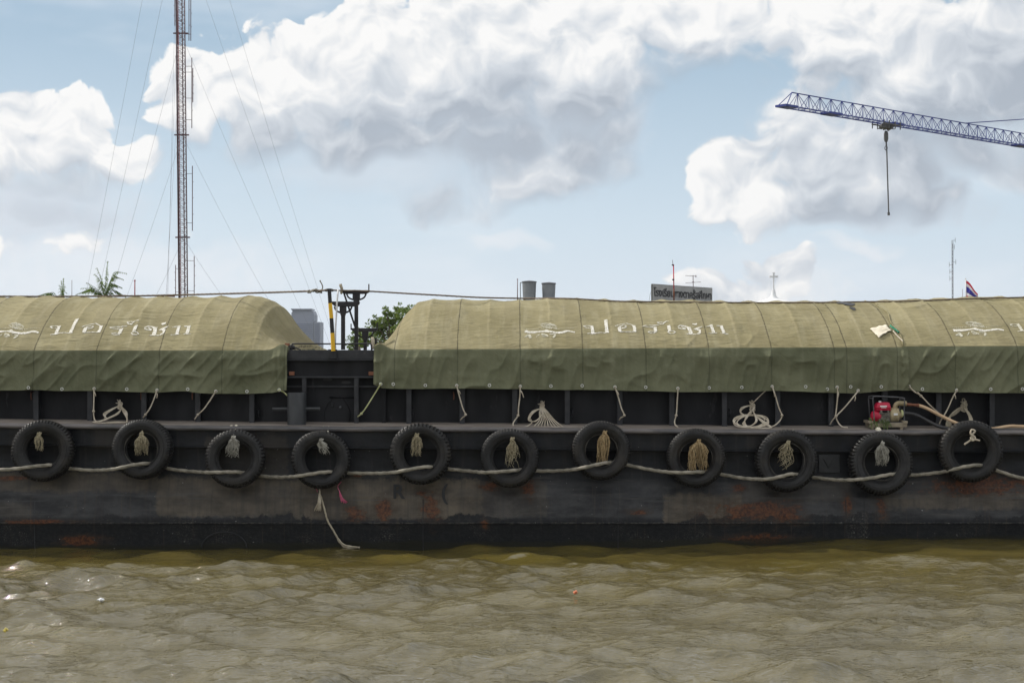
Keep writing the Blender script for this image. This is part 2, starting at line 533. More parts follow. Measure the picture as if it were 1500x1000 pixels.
def foliage(name, c1, c2, c3):
    m, b, bs, pos = newmat(name)
    v = b.noise(pos, 2.2, 5, .6)
    c = b.mix(b.step(v, .35, .65), c1, c2)
    c = b.mix(b.step(b.noise(pos, 9, 3, .6), .5, .7), c, c3)
    b.put(bs.inputs['Base Color'], c)
    bs.inputs['Roughness'].default_value = .5
    tr = b.n('ShaderNodeBsdfTranslucent', {'Color': b.mix(.5, c, (.30, .42, .06))})
    mx = b.n('ShaderNodeMixShader', {0: .42})
    out = [n for n in b.nt.nodes if n.type == 'OUTPUT_MATERIAL'][0]
    b.nt.links.new(bs.outputs[0], mx.inputs[1]); b.nt.links.new(tr.outputs[0], mx.inputs[2])
    b.nt.links.new(mx.outputs[0], out.inputs[0])
    return m


M['leaf'] = foliage('leaf_green', (.05, .085, .02), (.10, .15, .035), (.15, .20, .05))
M['palm'] = foliage('palm_green', (.05, .10, .02), (.11, .18, .035), (.19, .25, .06))
M['bead'] = grime('worn_bead_rubber', (.03, .028, .025), (.07, .064, .055), 12, .7, (.16, .145, .12), .3, 60, t3=(.58, .66))


def rubber():
    m, b, bs, pos = newmat('worn_rubber')
    oi = b.n('ShaderNodeObjectInfo')
    pv = b.vm('ADD', pos, b.vm('SCALE', (3.0, 5.0, 7.0), scale=oi.outputs['Random']))
    f = b.step(b.noise(pv, 3.5, 6, .62), .32, .68)
    col = b.mix(f, (.004, .004, .0045), (.011, .0105, .010))
    bs.inputs['Specular IOR Level'].default_value = .4
    col = b.mix(b.step(b.noise(pv, 2.2, 7, .7), .48, .68, 0, .6), col, (.034, .029, .023))
    col = b.mix(b.step(b.noise(pv, 11, 6, .7), .60, .78, 0, .7), col, (.06, .055, .048))
    b.put(bs.inputs['Base Color'], col)
    b.put(bs.inputs['Roughness'], b.step(b.noise(pv, 8, 4), .3, .7, .42, .68))
    bp = b.n('ShaderNodeBump', {'Strength': .35, 'Distance': .01, 'Height': b.noise(pv, 40, 5, .65)})
    b.put(bs.inputs['Normal'], bp.outputs[0])
    return m


M['rubber'] = rubber()


def hull_mat():
    m, b, bs, pos = newmat('hull_paint')
    sp = b.n('ShaderNodeSeparateXYZ', {0: pos})
    x, y, z = sp.outputs
    wob = b.noise(b.vm('MULTIPLY', pos, (1.2, 1, 2.5)), 1.6, 6, .62)
    fine = b.noise(pos, 14, 6, .7)
    streak = b.noise(b.vm('MULTIPLY', pos, (9, 1, .55)), 1.4, 5, .6)
    # blue-black paint
    c = b.mix(b.step(wob, .35, .65), (.004, .0045, .006), (.013, .0145, .018))
    c = b.mix(b.step(streak, .52, .75, 0, .55), c, (.038, .037, .036))
    midz = b.m('MULTIPLY', b.step(z, .46, .54), b.step(b.m('MULTIPLY_ADD', b.m('SUBTRACT', wob, .5), .25, z), 1.16, 1.06))
    c = b.mix(b.m('MULTIPLY', midz, .8), c, b.mix(b.step(wob, .35, .65), (.018, .019, .021), (.058, .058, .060)))
    # brown-grey old coat below the rope: big ragged rectangular patches
    rag = b.m('MULTIPLY_ADD', b.m('SUBTRACT', fine, .5), .16, b.m('MULTIPLY', b.m('SUBTRACT', b.noise(b.vm('MULTIPLY', pos, (1.0, 1.0, 2.0)), 3.0, 6, .65), .5), .26))
    xr, zr = b.m('ADD', x, rag), b.m('ADD', z, rag)
    brown = None
    for (x0_, x1_, y0_, y1_, al) in ((-400, 230, 693, 720, .8), (229, 425, 700, 756, .85), (425, 705, 702, 760, 1.0), (700, 800, 705, 758, .35), (970, 1086, 724, 766, .9), (1086, 1245, 705, 735, .3),
                                     (1290, 1900, 722, 745, .75), (-400, 45, 735, 758, .35), (300, 420, 640, 700, .3), (590, 640, 690, 760, .4)):
        e_ = b.m('MULTIPLY', b.step(xr, pxx(x0_ - 2, 28), pxx(x0_ + 3, 28), 0, al), b.step(xr, pxx(x1_ + 3, 28), pxx(x1_ - 2, 28)))
        e_ = b.m('MULTIPLY', e_, b.m('MULTIPLY', b.step(zr, pz(y1_ + 3, 28), pz(y1_ - 4, 28)), b.step(zr, pz(y0_ - 4, 28), pz(y0_ + 4, 28))))
        brown = e_ if brown is None else b.m('MAXIMUM', brown, e_)
    btone = b.mix(b.step(wob, .3, .7), (.060, .050, .038), (.135, .112, .082))
    btone = b.mix(b.step(streak, .45, .7, 0, .6), btone, (.040, .037, .033))
    c = b.mix(b.m('MULTIPLY', brown, .85), c, btone)
    # upper strake faint brown
    us = b.m('MULTIPLY', b.step(z, 1.66, 1.72), b.step(b.noise(b.vm('MULTIPLY', pos, (1, 1, .3)), 1.3, 4), .48, .62, 0, .6))
    c = b.mix(us, c, (.038, .034, .031))

    # soft ellipses for located stains
    rn = b.noise(b.vm('MULTIPLY', pos, (1.0, 1.0, 2.4)), 6.5, 8, .72)

    def ell(px, py, rx, ry, soft=.45, warp=1.0):
        cx, cz = pxx(px, 28.0), pz(py, 28.0)
        dx = b.m('MULTIPLY', b.m('SUBTRACT', x, cx), 85.2 / rx)
        dz = b.m('MULTIPLY', b.m('SUBTRACT', z, cz), 85.2 / ry)
        r = b.m('SQRT', b.m('MULTIPLY_ADD', dx, dx, b.m('MULTIPLY', dz, dz)))
        r = b.m('MULTIPLY_ADD', b.m('SUBTRACT', rn, .5), 3.4 * warp, r)
        r = b.m('MULTIPLY_ADD', b.m('SUBTRACT', wob, .5), 1.6 * warp, r)
        return r
    # antifouling band: black below a ragged line
    ragged = b.m('MULTIPLY_ADD', b.m('SUBTRACT', b.noise(b.xyz(b.m('MULTIPLY', x, .8), 0.0, b.m('MULTIPLY', z, .6)), 1.5, 7, .62), .5), .95, z)
    band = b.m('MAXIMUM', b.step(ragged, .50, .46), b.step(z, .425, .41))
    c = b.mix(band, c, b.mix(b.step(fine, .4, .7), (.006, .007, .009), (.016, .017, .018)))
    # salt and growth specks
    speck = b.m('MULTIPLY', b.step(b.noise(pos, 60, 3, .7), .56, .68), b.step(b.noise(pos, 1.1, 4), .50, .66))
    speck = b.m('MULTIPLY', speck, b.step(z, .62, .4))
    c = b.mix(b.m('MULTIPLY', speck, .75), c, (.19, .18, .15))
    lineg = b.m('MULTIPLY', b.step(b.m('ABSOLUTE', b.m('SUBTRACT', z, .415)), .022, .004), b.step(b.noise(pos, 18, 4), .45, .6))
    c = b.mix(b.m('MULTIPLY', lineg, .35), c, (.15, .14, .12))
    for sx in (1247, 1264):
        cx = pxx(sx, 28.0)
        s_ = b.m('MULTIPLY', b.step(b.m('ABSOLUTE', b.m('SUBTRACT', x, cx)), .13, .01), b.step(b.noise(pos, 36, 5, .7), .5, .64))
        s_ = b.m('MULTIPLY', s_, b.step(z, .75, .45))
        c = b.mix(b.m('MULTIPLY', s_, .6), c, (.15, .14, .12))
    # rust
    rust = [(715, 712, 14, 8), (775, 714, 13, 12), (1090, 748, 60, 13), (1152, 752, 26, 14), (1115, 790, 52, 7), (1440, 713, 70, 12), (1445, 704, 22, 16),
            (632, 742, 14, 22), (618, 722, 10, 3), (562, 745, 12, 16), (520, 752, 14, 9), (937, 749, 14, 4), (122, 792, 26, 8), (1240, 738, 7, 12), (60, 763, 50, 3),
            (1290, 742, 8, 14), (524, 697, 8, 3), (1082, 715, 10, 6), (710, 765, 5, 8), (20, 700, 30, 3)]
    rm = None
    for q in rust:
        e = ell(*q, .7, 1.0)
        rm = e if rm is None else b.m('MINIMUM', rm, e)
    halo = b.step(rm, 1.9, .9, 0, .75)
    c = b.mix(b.m('MULTIPLY', halo, b.step(b.noise(pos, 9, 5, .7), .3, .7, .3, 1.0)), c, (.040, .027, .018))
    rm = b.step(rm, 1.02, .62)
    rnd_r = b.m('MULTIPLY', b.step(b.noise(b.vm('MULTIPLY', pos, (1, 1, 1.8)), 3.4, 8, .72), .66, .74), .55)
    rcol = b.mix(b.step(b.noise(pos, 22, 5, .7), .35, .65), (.030, .011, .006), (.145, .048, .015))
    c = b.mix(b.m('MULTIPLY', b.m('MAXIMUM', rm, rnd_r), .75), c, rcol)
    scr = b.m('MULTIPLY', b.step(b.noise(b.vm('MULTIPLY', pos, (.5, 1, 16)), 1.6, 5, .6), .56, .74), b.step(b.m('ABSOLUTE', b.m('SUBTRACT', z, .85)), .16, .01))
    c = b.mix(b.m('MULTIPLY', scr, .8), c, (.075, .078, .082))
    scuff = b.m('MULTIPLY', b.step(b.noise(b.vm('MULTIPLY', pos, (.45, 1, 8)), 1.9, 8, .7), .54, .70), b.m('MULTIPLY', b.step(z, .46, .56), b.step(z, 1.32, 1.15)))
    c = b.mix(b.m('MULTIPLY', scuff, .42), c, (.095, .088, .076))
    drip = b.m('MULTIPLY', b.step(b.noise(b.vm('MULTIPLY', pos, (16, 1, .6)), 1.0, 4, .6), .56, .76), b.step(z, 1.25, .9))
    c = b.mix(b.m('MULTIPLY', drip, .45), c, (.075, .055, .038))
    # rust runs on the upper strake
    runs = b.m('MULTIPLY', b.step(b.noise(b.vm('MULTIPLY', pos, (14, 1, .8)), 1.0, 4, .55), .63, .74), b.step(b.noise(b.vm('MULTIPLY', pos, (1, 0, 0)), .9, 2), .46, .58))
    runs = b.m('MULTIPLY', runs, b.step(z, 1.62, 1.75))
    c = b.mix(b.m('MULTIPLY', runs, .6), c, (.11, .042, .02))
    wet = b.step(b.m('MULTIPLY_ADD', b.m('SUBTRACT', wob, .5), .22, b.m('MULTIPLY_ADD', x, -.010, z)), .13, .07)
    c = b.mix(b.m('MULTIPLY', wet, .8), c, (.013, .013, .007))
    # white chips
    chip = b.step(b.noise(pos, 26, 1, .3), .80, .83)
    c = b.mix(chip, c, (.25, .25, .24))
    b.put(bs.inputs['Base Color'], c)
    bs.inputs['Specular IOR Level'].default_value = .26
    b.put(bs.inputs['Roughness'], b.m('MULTIPLY_ADD', b.m('MAXIMUM', rm, brown), .12, b.step(wob, .3, .7, .32, .50)))
    hgt = b.m('ADD', b.m('MULTIPLY', wob, 1.2), b.m('MULTIPLY', fine, .35))
    bp = b.n('ShaderNodeBump', {'Strength': .45, 'Distance': .025, 'Height': hgt})
    b.put(bs.inputs['Normal'], bp.outputs[0])
    return m


M['hull'] = hull_mat()


def tarp_mat(name, top, off, extra=None, pitch=1.1):
    m, b, bs, pos = newmat(name)
    sp = b.n('ShaderNodeSeparateXYZ', {0: pos})
    x, y, z = sp.outputs
    n = b.noise(b.vm('MULTIPLY', pos, (1, 1, 1)), 1.1, 6, .6)
    n2 = b.noise(b.vm('MULTIPLY', pos, (6, .7, .7)), 1.0, 5, .6)
    n3 = b.noise(pos, 9, 5, .65)
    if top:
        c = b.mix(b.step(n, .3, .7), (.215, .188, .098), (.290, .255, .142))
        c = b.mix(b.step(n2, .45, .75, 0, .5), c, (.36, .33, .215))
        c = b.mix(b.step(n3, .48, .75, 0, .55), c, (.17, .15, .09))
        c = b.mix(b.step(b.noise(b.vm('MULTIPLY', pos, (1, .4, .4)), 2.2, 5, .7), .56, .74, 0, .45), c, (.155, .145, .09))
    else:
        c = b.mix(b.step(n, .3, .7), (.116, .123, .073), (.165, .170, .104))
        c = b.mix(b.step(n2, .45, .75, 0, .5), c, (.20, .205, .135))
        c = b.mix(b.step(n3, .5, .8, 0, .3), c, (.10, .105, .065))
    wx = b.m('MULTIPLY_ADD', b.m('SUBTRACT', b.noise(pos, 2.0, 2), .5), .03, x)
    u = b.m('FRACT', b.m('MULTIPLY', b.m('SUBTRACT', wx, off - 100 * pitch), 1 / pitch))
    if top:
        darker_band = b.m('MULTIPLY', b.step(u, .735, .745), b.step(n, .35, .5, .5, 1.0))  # darker band along one side of each seam
        c = b.mix(b.m('MULTIPLY', darker_band, .32), c, b.mix(.5, c, (.13, .11, .07)))
        mid = b.step(b.m('ABSOLUTE', b.m('SUBTRACT', u, .48)), .03, .005)
        c = b.mix(b.m('MULTIPLY', mid, .16), c, (.42, .37, .24))
    seam = b.step(b.m('MINIMUM', u, b.m('SUBTRACT', 1.0, u)), .0115, .005)
    if extra is not None:
        seam = b.m('MAXIMUM', seam, b.step(b.m('ABSOLUTE', b.m('SUBTRACT', wx, extra)), .0135, .006))
    c = b.mix(b.m('MULTIPLY', b.m('MULTIPLY', seam, b.step(n3, .3, .6, .6, 1.0)), .72 if top else .5), c, (.04, .035, .022) if top else (.05, .052, .032))
    b.put(bs.inputs['Base Color'], c)
    bs.inputs['Roughness'].default_value = .92
    bs.inputs['Specular IOR Level'].default_value = .25
    if top:
        cr = b.noise(b.xyz(b.m('MULTIPLY', x, 1.6), b.m('MULTIPLY', y, 6.0), b.m('MULTIPLY', z, 6.0)), 2.2, 6, .6, dist=.5)
    else:
        cr = b.noise(b.xyz(b.m('MULTIPLY', b.m('MULTIPLY_ADD', z, .35, x), 3.5), 0.0, b.m('MULTIPLY', z, 3.0)), 1.6, 6, .6, dist=.4)
    weave = b.noise(pos, 260, 2, .5)
    hh = b.m('MULTIPLY_ADD', weave, .06, b.m('MULTIPLY_ADD', seam, -.12, cr))
    bp = b.n('ShaderNodeBump', {'Strength': .7, 'Distance': .05, 'Height': hh})
    b.put(bs.inputs['Normal'], bp.outputs[0])
    return m


def water_mat():
    m, b, bs, pos = newmat('muddy_water')
    n = b.noise(pos, .35, 4, .6)
    c = b.mix(b.step(n, .35, .65), (.074, .058, .013), (.096, .076, .018))
    b.put(bs.inputs['Base Color'], c)
    bs.inputs['Roughness'].default_value = .035
    bs.inputs['IOR'].default_value = 1.85
    v = b.vm('MULTIPLY', pos, (1.0, 1.5, 1.0))
    h1 = b.m('MULTIPLY_ADD', b.noise(b.vm('MULTIPLY', pos, (.8, 1.3, 1.0)), 17.0, 4, .6, dist=.4), .42, b.noise(v, 6.5, 4, .58, dist=.5))
    yy = b.n('ShaderNodeSeparateXYZ', {0: pos}).outputs[1]
    calm = b.step(b.m('MULTIPLY_ADD', b.noise(pos, .6, 3), 1.6, yy), 25.6, 27.0, 1.0, .25)
    bp = b.n('ShaderNodeBump', {'Strength': calm, 'Distance': .030, 'Height': h1})
    b.put(bs.inputs['Normal'], bp.outputs[0])
    return m


M['water'] = water_mat()
random.seed(7)


# ------------------------------------------------------------------ river and bank
def interp(x, xs, ys): return np.interp(x, xs, ys)


def river():
    rng = np.random.RandomState(11)
    xd = np.arange(-13.5, 13.5, .036)
    yd = np.arange(13.2, 28.4, .030)
    ext = lambda a, lo, hi, n: np.concatenate([a[0] - (np.geomspace(1, 1 + (a[0] - lo), n)[::-1] - 1)[:-1], a, a[-1] + (np.geomspace(1, 1 + (hi - a[-1]), n) - 1)[1:]])
    xs = ext(xd, -3000, 3000, 60)
    ys = ext(yd, -200, 61, 44)
    X, Y = np.meshgrid(xs, ys)
    X0, Y0 = X.copy(), Y.copy()
    Z = np.zeros_like(X)
    fade = np.clip(1 - (np.abs(X) - 13.5) / 8, 0, 1) * np.clip(1 - (13.2 - Y) / 6, 0, 1) * np.clip(1 - (Y - 28.4) / 2, 0, 1)
    # the strip in the lee of the hull is calmer for short waves
    edge = 25.7 + .5 * vn(X * .22, Y * .0, 5) + .25 * vn(X * .7, Y * 0, 6)
    calm = 1 - .55 / (1 + np.exp(-(Y - edge) * 5.5))
    gust = .78 + .45 * fbm(X * .16, Y * .3, 3, 3)
    m = (fade > 0)
    Xf, Yf = X0[m], Y0[m]
    dx = np.zeros(Xf.shape); dy = dx.copy(); dz = dx.copy()
    n = 84
    lam = np.geomspace(.11, 2.4, n) * rng.uniform(.85, 1.15, n)
    for L in lam:
        k = 2 * pi / L
        th = rng.normal(R(100), R(40))
        kx, ky = k * cos(th), k * sin(th)
        slope = (.038 if L < .22 else .060 if L < .6 else .080 if L < 1.5 else .046) * rng.uniform(.6, 1.4)
        a = slope / k
        ph = kx * Xf + ky * Yf + rng.uniform(0, 2 * pi)
        # let each train come and go in groups
        env = .55 + .45 * np.cos((kx * .11 + ky * .05) * Xf + (ky * .09 - kx * .06) * Yf + rng.uniform(0, 6))
        c_ = calm[m] if L < 1.2 else (.45 + .55 * calm[m])
        A = a * env * c_ * gust[m] * 1.15
        dz += A * np.cos(ph)
        q = .85
        dx -= q * A * cos(th) * np.sin(ph)
        dy -= q * A * sin(th) * np.sin(ph)
    X[m] += dx * fade[m]; Y[m] += dy * fade[m]; Z[m] += dz * fade[m]
    # long swell: the level along the hull follows the photograph's waterline
    wl = interp(X0, [-9, -5.3, -2.3, -1.2, -.6, 0, 1.7, 2.9, 4.1, 5.3, 6.5, 9], [803, 804, 803, 801, 797, 800, 801, 800, 797, 791, 789, 787])
    lev = H - (wl - HY) / 85.2
    near = np.exp(-((Y0 - 28) / 1.6) ** 2)
    Z += lev * near * (np.abs(X0) < 60)
    # two hump crests in front of the barge
    for (cx, cy, rx, ry, hh) in ((.9, 24.9, 1.2, .28, .085), (6.2, 25.75, 1.7, .35, .11), (-5.4, 25.1, 2.4, .3, .06), (-1.2, 25.4, 1.5, .35, .05), (8.4, 25.6, 1.6, .3, .06), (-7.2, 27.3, .9, .3, .04), (-3.6, 27.5, .8, .3, .035), (2.6, 27.2, .9, .3, .05), (4.9, 27.5, .7, .25, .04), (7.6, 27.3, .8, .3, .04)):
        Z += hh * np.exp(-((X0 - cx) / rx) ** 2 - ((Y0 - cy) / ry) ** 2)
    ny, nx = X.shape
    V = np.stack([X, Y, Z], -1).reshape(-1, 3).astype(np.float32)
    idx = np.arange(ny * nx).reshape(ny, nx)
    Q = np.stack([idx[:-1, :-1], idx[:-1, 1:], idx[1:, 1:], idx[1:, :-1]], -1).reshape(-1, 4)
    me = bpy.data.meshes.new('river')
    me.vertices.add(len(V)); me.vertices.foreach_set('co', V.ravel())
    me.loops.add(Q.size); me.loops.foreach_set('vertex_index', Q.ravel().astype(np.int32))
    me.polygons.add(len(Q))
    me.polygons.foreach_set('loop_start', np.arange(0, Q.size, 4, dtype=np.int32))
    me.polygons.foreach_set('loop_total', np.full(len(Q), 4, dtype=np.int32))
    me.update(calc_edges=True)
    me.polygons.foreach_set('use_smooth', [True] * len(Q))
    me.materials.append(M['water'])
    o = bpy.data.objects.new('river', me)
    COL.objects.link(o)
    tag(o, 'muddy brown river with choppy ripples reflecting a bright sky', 'water', kind='structure')


river()

bk = MB()
nx_, ny_ = 80, 30
gx = np.linspace(-2500, 2500, nx_); gy = np.concatenate([[59.5, 60.5], 60.5 + np.geomspace(1, 9000, ny_)])
GX, GY = np.meshgrid(gx, gy)
GZ = np.where(GY < 60, -1.5, 1.7) + np.where(GY > 61, .15 * vn(GX * .02, GY * .02, 8), 0)
bk.grid(np.stack([GX, GY, GZ], -1))
tag(bk.build('ground', M['earth'], smooth_=False), 'low grassy river bank behind the barge', 'ground', kind='structure')


# ------------------------------------------------------------------ barge
def sheer(x):  # the deck line dips a little towards the right
    return -(np.interp(x, [-9, -5, 0, 4, 9], [623, 627, 629.5, 633, 633.5]) - 629.5) / 85.2


YF = 28.0            # hull side
YC = 28.85           # coaming wall
YB = 37.0            # far side
DZ = 2.045           # deck level
barge = thing('barge', (0, 32.5, 0), 'long black steel barge with rust and worn brown paint, tyres along its side', 'barge')

# side profile: (y, z) from the deck edge down
prof = [(28.02, 1.985), (28.03, 1.96), (28.035, 1.93), (28.03, 1.70), (28.012, 1.688), (28.012, 1.672), (28.05, 1.66), (28.07, 1.60), (28.08, 1.45), (28.08, 1.30),
        (28.075, 1.22), (28.06, 1.14), (28.035, 1.04), (28.00, .95), (27.970, .885), (27.958, .86), (27.957, .835), (27.952, .78), (27.94, .70), (27.925, .60), (27.912, .50),
        (27.905, .43), (27.893, .422), (27.893, .405), (27.915, .395), (27.93, .30), (27.945, .1), (27.98, -.2), (28.05, -.6), (28.45, -1.0)]
xs = np.arange(-20, 20.01, .08)
pr = np.array(prof)
V = np.zeros((len(xs), len(prof), 3))
V[:, :, 0] = xs[:, None]
V[:, :, 1] = pr[None, :, 0]
zz = pr[None, :, 1] + sheer(xs)[:, None] * np.clip((pr[None, :, 1] - .4) / 1.2, 0, 1)
V[:, :, 2] = zz
dent = .012 * fbm(V[:, :, 0] * .7, V[:, :, 2] * 1.3, 31, 3) + .010 * np.abs(fbm(V[:, :, 0] * 1.6, V[:, :, 2] * 2.2, 35, 2))
V[:, :, 1] += dent * np.clip((1.9 - pr[None, :, 1]) * 5, 0, 1)
hb = MB().grid(V)
hull = hb.build('hull', M['hull'], barge, smooth_=True, auto=38)
hb2 = MB()
hb2.box(-20, 20, 28.4, YB, -1.0, 1.90)
hb2.build('hull_bottom', M['black_steel'], barge)

# deck with a rounded edge
n = len(xs)
dp = [(YC + .02, DZ + .048), (28.6, DZ + .036), (28.2, DZ + .006), (28.06, DZ - .004)]
V = np.zeros((n, len(dp), 3)); V[:, :, 0] = xs[:, None]
V[:, :, 1] = np.array(dp)[None, :, 0]; V[:, :, 2] = np.array(dp)[None, :, 1] + sheer(xs)[:, None] + .006 * fbm(xs[:, None] * 1.3, np.array(dp)[None, :, 0] * 3, 41)
MB().grid(V[:, ::-1]).build('deck', M['deck'], barge, smooth_=True)
lp = [(28.075, DZ - .004), (28.04, DZ + .006), (28.0, DZ + .004), (27.965, DZ - .014), (27.95, DZ - .04), (27.958, DZ - .068), (27.99, DZ - .085), (28.03, DZ - .088)]
V = np.zeros((n, len(lp), 3)); V[:, :, 0] = xs[:, None]
V[:, :, 1] = np.array(lp)[None, :, 0] + .006 * fbm(xs[:, None] * 1.1, 0 * xs[:, None], 43)
V[:, :, 2] = np.array(lp)[None, :, 1] + sheer(xs)[:, None] + .005 * fbm(xs[:, None] * 1.7, 0 * xs[:, None], 44)
MB().grid(V).build('deck_edge', M['lip'], barge, smooth_=True)

# coaming walls (left hold, right hold), with the transverse structure in the gap
XL, XR = -3.93, -2.42
ZE = 3.36
cw = MB()
for (a, b_) in ((-20, XL + .12), (XR - .1, 20)):
    cw.box(a, b_, YC, YC + .06, DZ, ZE)
cw.box(-20, 20, YC - .035, YC, DZ - .01, DZ + .05)
cw.build('coaming_wall', M['coaming'], barge)
MB().box(-20, XL + .1, YC + .06, 35.2, 2.2, 3.2).box(XR - .1, 20, YC + .06, 35.2, 2.2, 3.2).build('cargo_hold', M['black_steel'], barge)
st_px = [-103, -25, 53, 132, 211, 290, 369, 599, 677, 754, 831, 908, 984, 1061, 1139, 1217, 1296, 1375, 1453, 1531, 1610]
for px in st_px:
    x = pxx(px, 28.62)
    s_ = MB()
    zb = DZ + float(sheer(x))
    s_.box(x - .045, x + .045, 28.60, 28.618, zb + .004, ZE - .05)       # face plate
    s_.box(x - .008, x + .008, 28.618, YC, zb + .004, ZE - .05)          # web
    s_.add([(x - .008, 28.618, ZE - .25), (x - .008, 28.60, ZE - .25), (x - .008, 28.60, ZE - .3)], [(0, 1, 2)])
    s_.build('stiffener', M['stiff'], barge, bevel=.004)
# small hooks beside the stiffeners
for px in (45, 131, 206, 281, 378, 604, 664, 838, 1069, 1145, 1302):
    x = pxx(px, 28.7)
    z = pz(580 if px in (45, 131, 206, 281, 664) else 605, 28.7)
    hk = MB()
    hk.tube(smooth([(x, 28.84, z + .06), (x, 28.74, z + .07), (x + .01, 28.69, z + .03), (x + .01, 28.69, z - .03), (x + .005, 28.73, z - .06)], .02), .011, 6)
    hk.build('hook', M['hook_rust'] if z > 2.5 else M['stiff'], barge, smooth_=True)

# the gap between the two holds
gx0, gx1 = pxx(424, 28.6), pxx(547, 28.6)
YG = 28.62
zt = pz(512.5, YG)
bm_ = MB()
bm_.box(gx0 - .05, gx1 + .05, YG - .02, YG + .35, pz(526, YG), zt)
bm_.box(gx0 - .05, gx1 + .05, YG - .035, YG + .1, pz(528.2, YG), pz(526, YG) - .002)
bm_.box(gx0 - .05, gx1 + .05, YG + .35, 35.4, pz(540, YG), zt - .004)
bm_.build('hatch_beam', M['stiff'], barge, bevel=.006)
g2 = MB()
g2.box(gx0 - .1, gx1 + .1, YG + .10, YG + .13, pz(551, YG), pz(528, YG))
g2.build('upper_panel', M['coaming'], barge)
g2 = MB()
g2.box(gx0 - .08, gx1 + .1, YG - .01, YG + .28, pz(553.5, YG), pz(551, YG))
g2.box(gx0 - .08, gx1 + .1, YG + .14, YG + .20, pz(567.6, YG), pz(565, YG))
g2.build('ledge', M['stiff'], barge, bevel=.004)
g2 = MB()
g2.box(gx0 - .1, gx1 + .2, YG + .21, YG + .26, DZ - .02, pz(551, YG))
g2.build('lower_wall', M['coaming'], barge)
for px in (445.5, 522):
    x = pxx(px, YG)
    MB().box(x - .04, x + .04, YG - .0, YG + .02, DZ, pz(553.6, YG)).box(x - .008, x + .008, YG + .02, YG + .2, DZ, pz(553.6, YG)).build('stiffener', M['stiff'], barge, bevel=.004)
x = pxx(562, 28.7)
MB().box(x - .035, x + .035, 28.7, 28.72, DZ, pz(566, 28.7)).box(x - .008, x + .008, 28.72, YC, DZ, pz(566, 28.7)).build('stiffener', M['coaming'], barge)
for (a, b_) in ((423.5, 431), (540, 548)):
    MB().box(pxx(a, YG), pxx(b_, YG), YG - .015, YG + .05, pz(549.5, YG), pz(544, YG)).build('wooden_block', M['brown_wood'], barge, bevel=.004)
rect = [(423, 549.2, 0, 0)]
# dark lightening holes under the ledge
for (cx, cy) in ((480, 555.5), (507, 560)):
    m_ = MB()
    m_.lathe([(.001, 0), (.085, 0)], 20, (0, 0, 0), 'Y', m=Matrix.Diagonal((1, 1, .32)))
    m_.v = [(v[0] + pxx(cx, YG + .2), YG + .205, v[2] + pz(cy, YG + .2)) for v in m_.v]
    m_.build('vent_hole', M['letter_black'], barge)
# oval access plate with hinge bar, bolt and handle
cx, cz = pxx(494, YG + .2), pz(603, YG + .2)
ring = [(cx + .22 * cos(t) * (1 - .25 * sin(t)), YG + .20, cz + .27 * sin(t)) for t in np.linspace(0, 2 * pi, 40)]
MB().tube(ring, .007, 6).tube([(pxx(481, YG), YG + .19, pz(582, YG)), (pxx(519, YG), YG + .19, pz(582.5, YG))], .013, 8).build('access_plate', M['coaming'], barge, smooth_=True)
MB().tube([(pxx(485, YG), YG + .19, pz(590, YG)), (pxx(485.5, YG), YG + .16, pz(596, YG))], .014, 6).build('plate_handle', M['black_steel'], barge)
MB().lathe([(.001, -.02), (.02, -.015), (.026, 0), (.02, .02)], 10, (pxx(497, YG), YG + .18, pz(597, YG)), 'Y').build('bolt', M['frame_dark'], barge, smooth_=True)

# bollard
bx, by = pxx(434.5, 28.33), 28.33
zb = DZ + float(sheer(bx))
bl = MB().lathe([(.001, pz(575, by)), (.150, pz(575, by)), (.160, pz(575, by) - .012), (.160, zb), (.19, zb - .005)], 40, (bx, by, 0), 'Z')
bol = bl.build('bollard', M['bollard'], barge, smooth_=True, auto=40)
MB().tube([(pxx(399, by), by, pz(599, by)), (pxx(469, by), by, pz(598.5, by))], .030, 12).build('cross_bar', M['bollard'], bol, smooth_=True, auto=40)
MB().box(bx - .28, bx + .28, by - .26, by + .26, zb - .01, zb + .012).build('bollard_plate', M['deck'], barge, bevel=.004)

# hand rail over the hatch beam
yr = YG + .1
MB().tube(smooth([(pxx(427, yr), yr, pz(513, yr)), (pxx(427, yr), yr, pz(506, yr)), (pxx(429, yr), yr, pz(504, yr)), (pxx(434, yr), yr, pz(503.2, yr)),
                  (pxx(500, yr), yr, pz(503.6, yr)), (pxx(538, yr), yr, pz(503.2, yr)), (pxx(543, yr), yr, pz(504, yr)), (pxx(544, yr), yr, pz(507, yr)), (pxx(544.3, yr), yr, pz(513, yr))], .03),
          .013, 8).build('hand_rail', M['black_steel'], barge, smooth_=True)
MB().box(pxx(481, YG), pxx(494, YG), YG - .06, YG - .021, pz(525.5, YG), pz(511.5, YG)).build('pole_socket', M['black_steel'], barge, bevel=.006)

